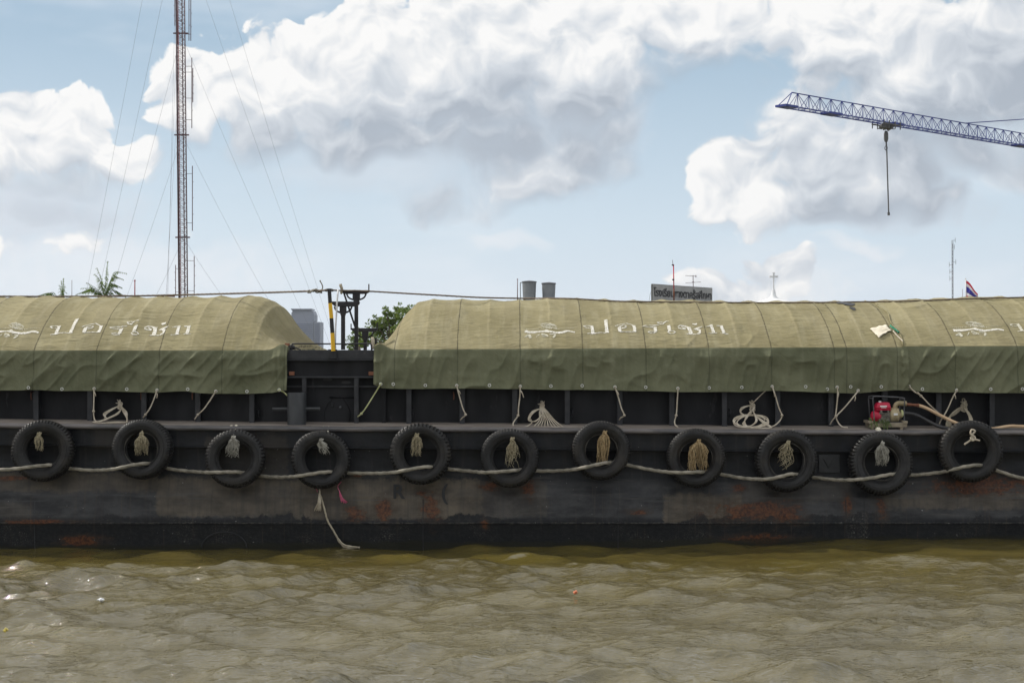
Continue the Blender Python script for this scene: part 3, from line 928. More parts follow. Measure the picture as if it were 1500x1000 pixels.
# draft plate with a welded V, a round plate below, vertical plate seams
dpm = MB()
dpm.box(pxx(1200, 28), pxx(1231, 28), 28.045, 28.085, pz(692.5, 28), pz(666, 28))
dpm.build('draft_plate', M['black_steel'], barge, bevel=.006)
MB().tube([(pxx(1207, 28), 28.035, pz(671, 28)), (pxx(1214.5, 28), 28.035, pz(686, 28)), (pxx(1222, 28), 28.035, pz(671, 28))], .009, 6).build('draft_mark', M['letter_black'], barge)
arc = [(pxx(329.5 + 33 * cos(t), 28), 27.925, pz(802 - 24 * sin(t), 28)) for t in np.linspace(.05, pi - .05, 30)]
MB().tube(arc, .012, 6).build('weld_ring', M['black_steel'], barge, smooth_=True)
for px in (52, 620, 1238, 1265, 905):
    x = pxx(px, 28)
    MB().tube([(x, 27.957, .82), (x + .003, 27.942, .70), (x, 27.914, .50), (x, 27.907, .43)], .007, 6).tube([(x, 27.918, .39), (x, 27.937, .25), (x, 27.965, -.1)], .007, 6).build('plate_seam', M['black_steel'], barge)
# faint painted letters on the old coat
for (txt, px, py, sz) in (('R', 575, 729, .34), ('(', 646, 730, .36)):
    cu = bpy.data.curves.new('hull_lettering', 'FONT')
    cu.body = txt; cu.size = sz; cu.extrude = .001; cu.offset = .008
    o = text_mesh('hull_lettering', cu, M['dark_mark'])
    o.parent = barge
    o.location = (pxx(px, 28), 27.945 - 32.5, pz(py, 28)); o.rotation_euler = (R(90), 0, 0)


# ------------------------------------------------------------------ tarpaulins
W = 6.6
YE = 28.55


def arch(p): return 1 - np.abs(2 * p - 1) ** 2.5


def z_edge(x): return H + (HY - np.interp(x, [-9, -6, -4, 0, 3, 9], [513, 513, 512.5, 511, 509.5, 507.5])) / F * YE
def z_ridge(x): return H + (HY - np.interp(x, [-10, -6, -4.9, -1.6, 1.5, 4, 6.3, 6.9, 7.5, 10], [435.5, 435, 434.5, 440, 439, 441, 441.5, 444, 440.5, 435.5])) / F * 31.85
def z_hem(x):
    px = 750 + x * F / 28.5
    py = np.interp(px, [-100, 0, 137, 230, 275, 316, 361, 400, 424, 546, 560, 600, 762, 901, 993, 1087, 1132, 1200, 1258, 1310, 1332, 1352, 1450, 1500],
                   [569, 571, 572, 574.5, 573, 576, 576, 574, 570, 562, 568, 569, 569, 571, 573, 574, 572.5, 573.5, 576, 571, 571.5, 573.5, 574.5, 575])
    return H + (HY - py) / F * 28.5


class Tarp:
    def __init__(s, x0, x1, off, endR=None, endL=None, lift=0.0, seed=0, hem=None):
        s.x0, s.x1, s.off, s.endR, s.endL, s.lift, s.seed = x0, x1, off, endR, endL, lift, seed

    def g(s, x):
        g = np.ones_like(x)
        if s.endR is not None:
            e = s.endR
            g = g * np.interp(x, [e - .95, e - .75, e - .59, e - .42, e - .21, e], [1, .93, .80, .54, .27, .02])
        if s.endL is not None:
            e = s.endL
            g = g * np.interp(x, [e, e + .15, e + .28, e + .42, e + .62, e + .88], [.06, .25, .49, .72, .95, 1])
        return g

    def f(s, x, q):
        """surface: q in [-1,0] skirt, [0,1] arch, [1,2] far skirt -> array (...,3)"""
        x = np.asarray(x, float); q = np.asarray(q, float)
        ze, zr = z_edge(x), z_ridge(x)
        p = np.clip(q, 0, 1)
        # gathered end: the outer rib leans, so cloth is pulled towards the corners
        g = s.g(x)
        a = arch(p)
        top = np.sqrt(np.clip(np.sin(pi * p), 0, 1))
        sag = np.abs(np.sin(pi * (x - s.off) / .55))
        k = s.seed
        z = ze + (zr - ze) * a * g
        z = z + .016 * top * g * (1 - sag) ** 3 - (.034 if s.off < -5 else .020) * top * g * sag ** 1.5 * (.7 + .5 * vn(x * 1.3, p * 3, k + 2))
        z = z + .018 * top * vn(x * .9 + 3, p * 4, k + 1)
        # fine drawn wrinkles running along the barge
        w = vn(x * 1.1 + p * 7, p * 62 + x * 1.4 * np.sign(np.sin(2 * pi * (x - s.off) / 1.1)) + 2.2 * vn(x * 1.5, p * 9, k + 5), k + 3)
        w2 = vn(x * 2.3 - p * 9, p * 105 + 2.0 * vn(x * 2, p * 12, k + 6), k + 7)
        msk = np.clip(.55 + .9 * vn(x * 1.3, p * 7, k + 8), 0, 1)
        z = z + top * msk * (.0125 * w + .0060 * w2)
        # tension folds rising from the edge
        fo = np.exp(-p / .07) * (1 - np.abs(vn(x * 3.1 + p * 22, p * 9 + .6 * vn(x * 2, p, k + 9), k + 10))) ** 4
        z = z + .032 * fo * np.clip(p / .012, 0, 1)
        y = YE + W * p
        # end pleats
        for e, sg in ((s.endR, 1), (s.endL, -1)):
            if e is not None:
                t = np.clip(1 - np.abs(e - x) / .85, 0, 1)
                z = z + t * .022 * (vn(p * 46, x * 1.2, k + 12)) * np.clip(p * 12, 0, 1)
                z = z + .10 * np.exp(-((x - (e - sg * .10)) / .14) ** 2) * np.exp(-((p - .0) / .025) ** 2)
        # skirt
        t = np.clip(-q, 0, 1)
        zh = z_hem(x)
        sk = q < 0
        lean = .35 if s.seed < 50 else -.25
        sl = np.where(x < -3, .9, np.where(x > 6.8, .8, .25))
        fold = 1 - np.abs(vn(x * 2.1 + sl * t * 1.6, t * .8 + .3 * vn(x, t, k + 20), k + 21))
        fold2 = 1 - np.abs(vn(x * 4.7 + sl * t * 3.0, t * 1.4, k + 22))
        hor = vn(x * 1.4, t * 4.6 + .8 * vn(x * 2.5, t * 2, k + 25), k + 24)
        amp = np.clip(t * 5, 0, 1)
        ys = YE - .012 - amp * (.075 * fold ** 3 + .045 * fold2 ** 3 + .012 * hor + .02 * vn(x * .8, t * 1.5, k + 26)) - .02 * t * t
        zs = ze - .002 + (zh - ze) * t + .010 * t * vn(x * 2.4, x * 0, k + 27)
        for e, sg in ((s.endR, 1), (s.endL, -1)):
            if e is not None:
                tt = np.exp(-((x - (e - sg * .10)) / .14) ** 2)
                zs = zs + .10 * tt * (1 - t) ** 3
                ys = ys - .05 * tt * np.clip(t * 3, 0, 1) * (.5 + .5 * np.sin(x * 60))
        y = np.where(sk, ys, y); z = np.where(sk, zs, z)
        t2 = np.clip(q - 1, 0, 1)
        fs = q > 1
        y = np.where(fs, YE + W + .02 + .03 * t2 * fold, y); z = np.where(fs, ze - t2 * .75, z)
        X = x + 0 * q
        # front of the skirt leans outward at the open ends
        return np.stack([X, y, z + s.lift * (~sk)], -1) - np.stack([0 * X, s.lift * 1.0 + 0 * X, 0 * X], -1)

    def pt(s, x, q, off=0.0):
        e = .004
        a = s.f(x, q)
        du = s.f(np.asarray(x) + e, q) - a
        dv = s.f(x, np.asarray(q) + e / W) - a
        nrm = np.cross(du, dv)
        nrm = nrm / np.linalg.norm(nrm, axis=-1, keepdims=True)
        nrm = nrm * np.sign(nrm[..., 2:3] + 1e-9)
        return a + nrm * off

    def on_cloth(s, x, q, off):
        """point on the built cover mesh (bilinear between its vertices), lifted by off"""
        def at(x_, q_):
            i = np.clip(np.searchsorted(s.gx, x_) - 1, 0, len(s.gx) - 2)
            j = np.clip(np.searchsorted(s.gq, q_) - 1, 0, len(s.gq) - 2)
            fx = np.clip((x_ - s.gx[i]) / (s.gx[i + 1] - s.gx[i]), 0, 1)[..., None]
            fq = np.clip((q_ - s.gq[j]) / (s.gq[j + 1] - s.gq[j]), 0, 1)[..., None]
            V = s.gV
            return (V[i, j] * (1 - fx) + V[i + 1, j] * fx) * (1 - fq) + (V[i, j + 1] * (1 - fx) + V[i + 1, j + 1] * fx) * fq
        return at(x, q) + np.array([0, -.45, .9]) * off

    def hit(s, px, py):
        """(x, q) of the smooth arch seen at a photo pixel"""
        q = np.linspace(0, .5, 400)
        yy = YE + W * q
        X = (px - 750) / F * yy
        zz = z_edge(X) + (z_ridge(X) - z_edge(X)) * arch(q)
        row = HY - (zz - H) * F / yy
        i = np.argmax(row <= py) if (row <= py).any() else len(q) - 1
        return X[i], q[i]

    def build(s, label, group, mt, ms, xb0=None):
        root = thing('tarpaulin', ((s.x0 + s.x1) / 2, YE + W / 2, 3.3), label, 'tarpaulin', group)
        xs = np.arange(s.x0, s.x1 + 1e-6, .022); xs[-1] = s.x1
        qa = np.concatenate([np.linspace(0, .42, 150), np.linspace(.42, 1, 50)[1:]])
        X, Q = np.meshgrid(xs, qa, indexing='ij')
        V = s.f(X, Q)
        s.gx, s.gq, s.gV = xs, qa, V
        c = MB().grid(V).build('cover', mt, root, smooth_=True)
        qs = np.linspace(-1, 0, 46)
        X, Q = np.meshgrid(xs, qs, indexing='ij')
        V2 = s.f(X, Q)
        V2[:, -1] = V[:, 0] + np.array([0, -.003, -.004])
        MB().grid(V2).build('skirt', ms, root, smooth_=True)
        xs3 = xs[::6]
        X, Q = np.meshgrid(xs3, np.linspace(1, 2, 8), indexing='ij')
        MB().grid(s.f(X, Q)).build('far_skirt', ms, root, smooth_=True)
        # end walls hang down to the beam
        for e in (s.endR, s.endL):
            if e is not None:
                q = np.linspace(0, 1, 60)
                a = s.f(np.full(60, e), q); b_ = a.copy(); b_[:, 2] -= .10; b_[:, 0] += .0
                MB().grid(np.stack([a, b_], 0)).build('end_flap', ms, root, smooth_=True)
        s.root = root
        return root

    def grommet(s, px, py):
        x = pxx(px, 28.45)
        z = pz(py, 28.45)
        ze, zh = float(z_edge(x)), float(z_hem(x))
        q = -(ze - z) / (ze - zh)
        q = max(min(q, 0), -.985)
        a = s.f(np.array([x]), np.array([q]))[0]
        prof_ = [(.016, -.004), (.019, -.008), (.027, -.008), (.030, 0), (.016, 0)]
        MB().lathe(prof_, 14, (a[0], a[1] - .006, a[2]), 'Y').build('grommet', M['metal_ring'], s.root, smooth_=True)
        return Vector((a[0], a[1] - .02, a[2]))


X_OFF_L = -8.376
MT = {k: (tarp_mat('sunfaded_canvas_' + k, True, off, ex), tarp_mat('green_canvas_' + k, False, off, ex))  # cover cloth is faded to tan, skirt cloth stays greener
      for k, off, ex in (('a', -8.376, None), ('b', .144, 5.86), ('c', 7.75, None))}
tA = Tarp(-18.0, XL, -8.376, endR=XL, seed=1)
tB = Tarp(XR, 6.93, .144, endL=XR, seed=101)
tC = Tarp(6.84, 18.0, 7.75, seed=201, lift=.012)
tA.build('faded green tarpaulin over the left hold, ending beside the yellow and black pole', 'tarpaulins over the cargo holds', *MT['a'])
tB.build('faded green tarpaulin over the middle hold, starting right of the black trestles', 'tarpaulins over the cargo holds', *MT['b'])
tC.build('faded green tarpaulin at the right end, overlapping the middle one at a torn fold', 'tarpaulins over the cargo holds', *MT['c'])

gA = {p: tA.grommet(p, y) for p, y in ((-5, 566), (42, 568), (90, 569), (137, 569), (185, 569.5), (230, 571), (275, 570), (316, 572.5), (361, 572.5), (410, 570))}
gB = {p: tB.grommet(p, y) for p, y in ((558, 562), (576, 562), (623, 564), (669, 565), (717, 564), (762, 565), (807, 564.5), (853, 564.5), (901, 566.5), (946, 566.5),
                                       (993, 568), (1039, 567.5), (1087, 567), (1132, 566.5), (1181, 566), (1212, 569), (1227, 566.5), (1247, 566), (1258, 572), (1292, 566.5))}
gC = {p: tC.grommet(p, y) for p, y in ((1333, 566), (1352, 569.5), (1401, 571), (1451, 569), (1498, 569), (1323, 525))}


def strip(mb, T, pts, dx=0.0, off=.006, step=.7):
    """painted stroke: pts (px, py, width px) on the tarp, shifted dx metres along it"""
    P_ = []
    for i in range(len(pts) - 1):
        (x0, y0, w0), (x1, y1, w1) = pts[i], pts[i + 1]
        L = math.hypot(x1 - x0, y1 - y0)
        n = max(1, int(L / step))
        for k in range(n):
            t = k / n
            P_.append((x0 + (x1 - x0) * t, y0 + (y1 - y0) * t, w0 + (w1 - w0) * t))
    P_.append(pts[-1])
    rows = []
    nn = 6
    for i, (x, y, w) in enumerate(P_):
        a = P_[max(i - 1, 0)]; c = P_[min(i + 1, len(P_) - 1)]
        tx, ty = c[0] - a[0], c[1] - a[1]
        L = math.hypot(tx, ty) or 1
        nx, ny = -ty / L, tx / L
        row = []
        w = w * .86 * (1 + .10 * random.uniform(-1, 1))
        for j in range(nn):
            u = (j / (nn - 1) - .5) * w
            hx, q = tB.hit(x + nx * u, y + ny * u)
            row.append((hx + dx, q))
        rows.append(row)
    A = np.array(rows)
    V = T.on_cloth(A[:, :, 0], A[:, :, 1], off)
    mb.grid(V)


def cx5(pts, ox, oy, sc): return [(ox + x / sc, oy + y / sc, w / sc) for x, y, w in pts]


def c4(p): return cx5(p, 845, 460, 12.5)
def c5(p): return cx5(p, 935, 460, 10.714)
def c3(p): return cx5(p, 750, 460, 13.636)


glyphs = [c4([(250, 222, 14), (180, 218, 10), (122, 238, 22), (175, 262, 10), (245, 258, 16)]), c4([(272, 214, 62), (284, 280, 66), (292, 352, 72)]),
          c4([(195, 366, 10), (290, 355, 20), (430, 332, 10), (520, 345, 12), (592, 345, 12)]), c4([(527, 112, 72), (540, 230, 70), (552, 345, 74)]),
          c4([(700, 236, 14), (800, 192, 12), (910, 170, 12), (1000, 207, 12), (1040, 232, 30)]), c4([(1042, 222, 62), (1058, 280, 66), (1056, 333, 74)]),
          c4([(1090, 331, 12), (930, 330, 9), (790, 332, 14)]), c4([(775, 245, 60), (782, 290, 78), (790, 330, 60)]),
          c4([(775, 242, 26), (840, 218, 12), (900, 222, 16), (900, 245, 16), (850, 262, 14), (815, 262, 10)]),
          c5([(70, 209, 10), (150, 189, 11), (250, 186, 13), (325, 176, 8)]), c5([(70, 209, 10), (150, 219, 10), (290, 214, 10)]), c5([(262, 212, 58), (272, 290, 62)]),
          c5([(150, 294, 12), (190, 278, 9), (240, 284, 9)]), c5([(150, 294, 12), (200, 308, 9), (285, 296, 14)]),
          c5([(292, 132, 14), (335, 156, 12), (390, 162, 12), (400, 138, 12), (345, 124, 9), (292, 132, 10)]), c5([(395, 142, 16), (440, 118, 14), (475, 124, 10)]),
          c5([(474, 186, 58), (486, 240, 56), (494, 285, 60)]), c5([(458, 288, 14), (500, 314, 12), (555, 314, 12), (585, 296, 12), (545, 277, 8), (495, 278, 8)]),
          c5([(745, 234, 22), (690, 232, 16), (640, 226, 18), (622, 208, 16), (650, 184, 14), (720, 186, 16), (790, 215, 34)]), c5([(745, 228, 20), (690, 210, 12), (672, 200, 8)]),
          c5([(790, 208, 62), (812, 262, 64), (826, 312, 70)]), c5([(745, 308, 8), (830, 314, 14), (900, 326, 14), (950, 322, 12)]),
          c5([(868, 240, 14), (920, 240, 26), (966, 262, 38), (966, 296, 40), (925, 322, 24)]), c5([(868, 240, 12), (930, 226, 24), (965, 215, 22), (1005, 208, 6)]),
          c5([(850, 154, 18), (885, 164, 34), (920, 158, 30)]),
          c5([(1058, 212, 6), (1105, 196, 14), (1145, 182, 20)]), c5([(1143, 176, 50), (1165, 240, 52), (1182, 300, 56)]), c5([(1095, 317, 6), (1180, 303, 12), (1240, 295, 6)]),
          c5([(1222, 184, 10), (1270, 186, 14), (1330, 188, 12)]), c5([(1300, 184, 52), (1325, 245, 54), (1345, 305, 60)]), c5([(1290, 303, 8), (1345, 308, 12), (1415, 312, 6)])]
ribbon = [c3([(252, 362, 52), (350, 362, 58), (450, 356, 48), (560, 348, 28), (640, 345, 38), (690, 345, 62), (740, 366, 44), (820, 370, 40), (900, 376, 36), (1000, 368, 42),
              (1070, 350, 44), (1130, 338, 38), (1190, 350, 36), (1255, 368, 28)])]
rng_pts = lambda rx, ry, w, a0=0, a1=2 * pi: [(735 + rx * cos(t) + ry * .3 * sin(t), 245 + rx * .14 * cos(t) + ry * sin(t), w) for t in np.linspace(a0, a1, 26)]
crest = [c3(rng_pts(162, 46, 9)), c3(rng_pts(135, 36, 7)), c3(rng_pts(92, 24, 7)), c3([(680, 262, 8), (720, 228, 10), (760, 262, 10), (800, 232, 8), (830, 258, 8)]), c3([(650, 232, 9), (820, 246, 7)])]
rd = random.Random(5)
xq = 252
while xq < 1245:
    wv = rd.uniform(14, 34) if xq < 940 else rd.uniform(8, 16)
    yq = np.interp(xq, [250, 450, 600, 800, 930, 1120, 1240], [306, 300, 284, 308, 304, 276, 292])
    crest.append(c3([(xq, yq, 14 if xq < 940 else 8), (xq + wv * .6, yq - 1, 16 if xq < 940 else 8)]))
    xq += wv * 1.35
numb = [c3([(250, 466, 8), (320, 430, 16), (362, 416, 26)]), c3([(250, 466, 14), (320, 462, 16), (395, 460, 22)]), c3([(362, 416, 30), (355, 455, 40), (362, 494, 44)]),
        c3([(478, 474, 8), (548, 405, 14)]), c3([(590, 396, 18), (650, 405, 16), (716, 446, 22), (700, 462, 14)]), c3([(590, 396, 10), (600, 425, 8), (660, 436, 10), (700, 440, 8)]), c3([(600, 450, 8), (690, 458, 10)]),
        c3([(745, 414, 12), (880, 416, 16)]), c3([(872, 420, 26), (850, 450, 34), (818, 482, 24)])]
for T, dpx, what in ((tA, -778.5, 'left'), (tB, 0, 'mid'), (tC, 622.5, 'right')):
    dx = dpx / F * 29.25
    mb = MB()
    use = glyphs if what != 'right' else glyphs[:9]
    for s_ in use: strip(mb, T, s_, dx)
    mb.build('lettering', M['paint_white'] if what != 'right' else M['paint_faded'], T.root, smooth_=True)
    mb = MB()
    for s_ in ribbon: strip(mb, T, s_, dx, off=.0045)
    mb.build('painted_ribbon', M['paint_white'], T.root, smooth_=True)
    mb = MB()
    for s_ in crest[:5]: strip(mb, T, s_, dx, step=1.2)
    mb.build('painted_crest', M['paint_faded'], T.root, smooth_=True)
    mb = MB()
    for s_ in crest[5:]: strip(mb, T, s_, dx, step=1.2)
    tag(mb.build('lettering_row', M['paint_faded'], T.root, smooth_=True), kind='stuff')
    for a_, b_ in ((0, 3), (3, 4), (4, 7), (7, 9)):
        mb = MB()
        for s_ in numb[a_:b_]: strip(mb, T, [(u_, v_, w_ * 1.3) for u_, v_, w_ in s_], dx)
        mb.build('painted_digit', M['paint_faded'], T.root, smooth_=True)

# torn fold at the overlap: raised gathered rim, little dark openings
q = np.linspace(.0, .5, 70)
rim = []
for i, qq in enumerate(q):
    a = tC.pt(np.array([6.845 + .03 * math.sin(qq * 40)]), np.array([qq]), .012)[0]
    rim.append(tuple(a))
MB().tube(rim, [.008 + .006 * abs(math.sin(i * .7)) for i in range(len(rim))], 6).build('rolled_edge', MT['c'][0], tC.root, smooth_=True)
for (px, py, rx, ry) in ((1240, 445.5, .16, .06), (1249, 453, .05, .03)):
    hx, qq = tB.hit(px, py)
    ring = np.linspace(0, 2 * pi, 13)
    A = np.stack([[hx + rx * cos(t) * k * (1 + .25 * sin(3 * t)) for t in ring] for k in (0.02, .6, 1)], 0)
    B_ = np.stack([[qq + ry / W * sin(t) * k * 4 for t in ring] for k in (0.02, .6, 1)], 0)
    MB().grid(tB.pt(A, np.clip(B_, 0, .5), .014)).build('tear', M['letter_black'], tB.root, smooth_=True)

# patch of pale cloth and the green cord scrap lying on the overlap
cor = [(1274.5, 483.5), (1297, 478), (1305, 485), (1296, 492.5), (1287, 497)]
hx = [tB.hit(*c) for c in ((1274.5, 483.5), (1297, 478), (1305.5, 487), (1287, 497))]
U, Vv = np.meshgrid(np.linspace(0, 1, 14), np.linspace(0, 1, 14), indexing='ij')
bil = lambda k: (1 - U) * (1 - Vv) * hx[0][k] + U * (1 - Vv) * hx[1][k] + U * Vv * hx[2][k] + (1 - U) * Vv * hx[3][k]
VV = tB.pt(bil(0), bil(1), .03) + np.stack([0 * U, -.01 * vn(U * 4, Vv * 4, 3), .012 * vn(U * 5, Vv * 5, 4)], -1)
o = MB().grid(VV).build('cloth_patch', M['beige_cloth'], smooth_=True)
sd = o.modifiers.new('thick', 'SOLIDIFY'); sd.thickness = .006
tag(o, 'pale beige cloth patch lying on the tarpaulin at the torn overlap', 'cloth')


def on_tarp(T, px, py, off=.02):
    hx_, q_ = tB.hit(px, py)
    return Vector(T.pt(np.array([hx_]), np.array([q_]), off)[0])


m_ = MB()
for k in range(7):
    pts = [on_tarp(tC, 1303 + t * 13 + random.uniform(-1, 1), 481.5 + t * 10 + random.uniform(-1.2, 1.2), .03 + random.uniform(0, .02)) for t in (0, .3, .6, 1)]
    m_.tube(smooth(pts, .03), .009, 5)
tag(m_.build('cord_scrap', M['green_net'], smooth_=True), 'tangled green cord scrap beside the pale cloth patch', 'cord')
m_ = MB().rope([on_tarp(tC, 1308, 488, .02), on_tarp(tC, 1313, 494, .02), on_tarp(tC, 1320, 501, .02), on_tarp(tC, 1322, 503.5, .02)], .012)
tag(m_.build('lashing_cord', M['rope_pale'], smooth_=True), 'short pale cord running down from the green cord scrap', 'cord')


# ------------------------------------------------------------------ tyre fenders
def tyre_mesh(lugs, phase, worn, inner=.285, style=0):
    """lathe around y; tread blocks cut into shoulder and crown. returns MB centred on the origin"""
    R0 = .515
    # (radius, y, weight of the tread relief, bead side)
    half = [(inner, .055, 0), (inner - .006, .085, 0), (inner + .012, .108, 0), (inner + .028, .120, 0), (inner + .032, .114, 0), (.335, .128, 0), (.348, .131, 0), (.352, .137, 0), (.37, .142, 0), (.395, .147, 0), (.398, .152, 0), (.41, .153, 0), (.413, .147, 0),
            (.43, .148, 0), (.452, .143, .0), (.468, .137, .35), (.474, .134, .9), (.488, .126, 1), (.500, .118, 1), (.509, .105, 1), (.513, .085, 1), (.515, .06, 1), (.516, .03, .8)]
    prof_ = [(r, -y, w) for r, y, w in half] + [(.516, 0, .8)] + [(r, y, w) for r, y, w in reversed(half)]
    prof_ += [(inner + .02, .045, 0), (.30, .06, 0), (.36, .11, 0), (.42, .12, 0), (.47, .09, 0), (.485, 0, 0), (.47, -.09, 0), (.42, -.12, 0), (.36, -.11, 0), (.30, -.06, 0), (inner + .02, -.045, 0)]
    n = lugs * 6
    mb = MB()
    for (r, y, w) in prof_:
        for k in range(n):
            side = 0 if y < 0 else 3
            kk = (k + side) % 6
            t = 2 * pi * k / n + phase
            gap = 1.0 if kk in (0, 1) else 0.0
            dr = -gap * w * .019 * worn
            dy = gap * w * .012 * worn * (1 if y < 0 else -1)
            if style and abs(y) < .09: dr += -.010 * w * (1 if ((k // 3) % 2) else 0)
            wobble = 1 + .010 * sin(2 * t + phase) + .006 * sin(3 * t)
            mb.v.append(((r + dr) * cos(t) * wobble, y + dy, (r + dr) * sin(t) * wobble))
    m_ = len(prof_)
    for i in range(m_):
        i2 = (i + 1) % m_
        for k in range(n):
            k2 = (k + 1) % n
            mb.f.append((i * n + k, i * n + k2, i2 * n + k2, i2 * n + k))
    return mb


TY = [(61, 660.5, 45.5, 46, 'leftmost tyre fender of the row, smooth black sidewall, short pale rope end inside'),
      (207, 658, 44.5, 52, 'second tyre fender from the left, fine ribbed shoulder, broad frayed rope inside'),
      (343.5, 672, 43.5, 40, 'third tyre fender from the left, under a small white knot, brownish rope end inside'),
      (469, 673.5, 43.5, 40, 'tyre fender below the bollard and white knots, blocky tread, pink cord hanging under it'),
      (616, 665, 45.5, 38, 'tyre fender with deep chunky tread, right of the gap between the tarpaulins'),
      (746.5, 671, 43.5, 44, 'worn smooth tyre fender under a fan of pale rope, rust stains below it'),
      (880.5, 660, 43.5, 50, 'tyre fender with long brown frayed rope reaching its lower rim, left one of two'),
      (1020, 671, 43.5, 50, 'tyre fender with a thick tan bundle of frayed rope filling its hole'),
      (1152.5, 675, 46, 44, 'tyre fender with coarse lugs and a pale worn bead, left of the V draft plate'),
      (1291, 679, 47, 44, 'tyre fender hanging below the red pump, lowest of the row'),
      (1423.5, 661, 46, 42, 'rightmost tyre fender of the row, tied with a small pale bow, rust patch below')]
YT = 27.78
tyres = []
for i, (px, py, r, lugs, lab) in enumerate(TY):
    random.seed(50 + i)
    mb = tyre_mesh(int(lugs * 1.25), i * .7, (1.0, .55, .9, 1.1, 1.3, .45, .8, .9, 1.0, 1.1, .9)[i], .286 + .006 * (i % 3), 1 if i in (0, 3, 4, 8) else 0)
    sc = r / F * (YT - .12) / .517
    rz = R((3, -5, 2, 8, -3, -2, 3, -4, 2, 3, -5)[i]); rx = R((-3, -5, -6, -5, -3, -5, -2, -3, -4, -7, -3)[i])
    rot = Matrix.Rotation(rz, 3, 'Z') @ Matrix.Rotation(rx, 3, 'X')
    mb.v = [tuple(rot @ Vector(v) * sc) for v in mb.v]
    o = mb.build('tyre_fender', M['rubber'], smooth_=True, auto=40)
    o.location = (pxx(px, YT - .1), YT, pz(py, YT - .1))
    tag(o, lab, 'tyre', 'tyre fenders hung along the hull')
    ri = .286 + .006 * (i % 3) - .003
    bm2 = MB()
    ring = [rot @ Vector((ri * cos(t), -.088 - .004 * sin(3 * t), ri * sin(t))) * sc for t in np.linspace(0, 2 * pi, 61)]
    bm2.tube(ring, [.0075 + .0035 * sin(5 * t + i) for t in np.linspace(0, 2 * pi, 61)], 7, cap=False)
    bm2.build('bead', M['bead'] if i in (1, 7, 8, 9, 6) else M['rubber'], o, smooth_=True)
    tyres.append(o)


# frayed rope ends in the tyre holes
def tassel(name, px, py, w, length, nst, mat, label, seed, knot=.035, y=27.66, wave=.02, lean=0.0, taper=.7, group='frayed rope ends hanging in the tyres', tie=True):
    random.seed(seed)
    wave = wave * 1.7
    x, z = pxx(px, y), pz(py, y)
    W_ = w / F * y / 2; L_ = length / F * y
    mb = MB()
    for k in range(nst):
        a = random.choice((-1, -.72, -.45, -.1, .15, .5, .8, 1)) + random.uniform(-.09, .09)
        d = random.uniform(-1, 1)
        l = L_ * random.choice((random.uniform(.45, .8), random.uniform(.8, 1.05)))
        pts = []
        for j in range(6):
            t = j / 5
            spread = min(1, (t * 2.6)) ** .8 * (1 - .25 * t * taper)
            pts.append((x + a * W_ * spread + lean * t * L_ + wave * random.uniform(-1, 1) * t * .7, y + d * W_ * .6 * spread + random.uniform(-.3, .3) * wave * t, z - l * t))
        sp_ = smooth(pts, .035)
        mb.tube(sp_, [.0085 * (1 - .6 * q_ / len(sp_)) for q_ in range(len(sp_))], 4)
    # knot and the loop that holds the tyre
    if knot:
        for k in range(3):
            ring = [(x + knot * .75 * cos(t) + .006 * k, y - .008 + knot * .5 * sin(t + k), z + (k - 1) * .016 + .012 * sin(t * 2 + k)) for t in np.linspace(0, 2 * pi, 14)]
            mb.tube(ring, .013, 6)
    if tie:
        mb.rope([(x, y + .02, z), (x + .01, y + .03, z + .05), (x + .0, y + .10, z + .085), (x, YT + .05, z + .09)], .015, n=7)
    o = mb.build(name, mat, smooth_=True)
    return tag(o, label, 'rope', group)


tassel('frayed_rope', 57, 636, 12, 24, 40, M['fray'], 'short split pale rope end in the leftmost tyre', 1)
tassel('frayed_rope', 207, 636, 17, 30, 60, M['fray'], 'broad brush-like frayed rope end in the second tyre from the left', 2, taper=.1)
tassel('frayed_rope', 341.5, 641, 14, 28, 50, M['fray_grey'], 'stringy brownish rope end in the third tyre from the left', 3, wave=.05)
tassel('frayed_rope', 470, 645, 13, 20, 36, M['fray_grey'], 'dark grey rope end in the tyre below the bollard', 4, wave=.04, lean=.25)
tassel('frayed_rope', 610, 637, 14, 30, 60, M['fray'], 'pale frayed rope end in the chunky tyre right of the gap', 5, wave=.03)
tassel('frayed_rope', 750, 643, 14, 40, 40, M['fray'], 'ragged rope end with one long strand in the smooth worn tyre', 6, wave=.06)
tassel('frayed_rope', 885.5, 633, 19, 46, 80, M['fray_tan'], 'long brown frayed rope reaching the bottom of its tyre hole', 7, wave=.02, taper=.9, lean=-.06)
tassel('frayed_rope', 1023, 646, 25, 46, 100, M['fray_tan'], 'thick tan bundle of frayed rope in the tyre', 8, wave=.03, taper=.1)
tassel('frayed_rope', 1154, 648, 14, 38, 26, M['fray'], 'loose curly rope strands in the tyre left of the V plate', 9, wave=.08, lean=-.1)
tassel('frayed_rope', 1292, 650, 17, 31, 70, M['fray_grey'], 'grey frayed rope end in the tyre below the red pump', 10, wave=.03)
m_ = MB()
y = 27.62
for pts in ([(1424, 634), (1425, 640), (1423, 643), (1414, 649), (1412, 650.5)], [(1424, 643), (1429, 643.5), (1435, 645)], [(1421, 641), (1426, 638), (1428, 642), (1423, 645), (1421, 641)], [(1424, 636), (1428, 631), (1423, 629), (1421, 634), (1424, 639)]):
    m_.rope([(pxx(a, y), y - .01 * i, pz(b_, y)) for i, (a, b_) in enumerate(pts)], .016, n=7)
tag(m_.build('frayed_rope', M['rope_pale'], smooth_=True), 'pale rope tied in a small bow in the rightmost tyre', 'rope', 'frayed rope ends hanging in the tyres')

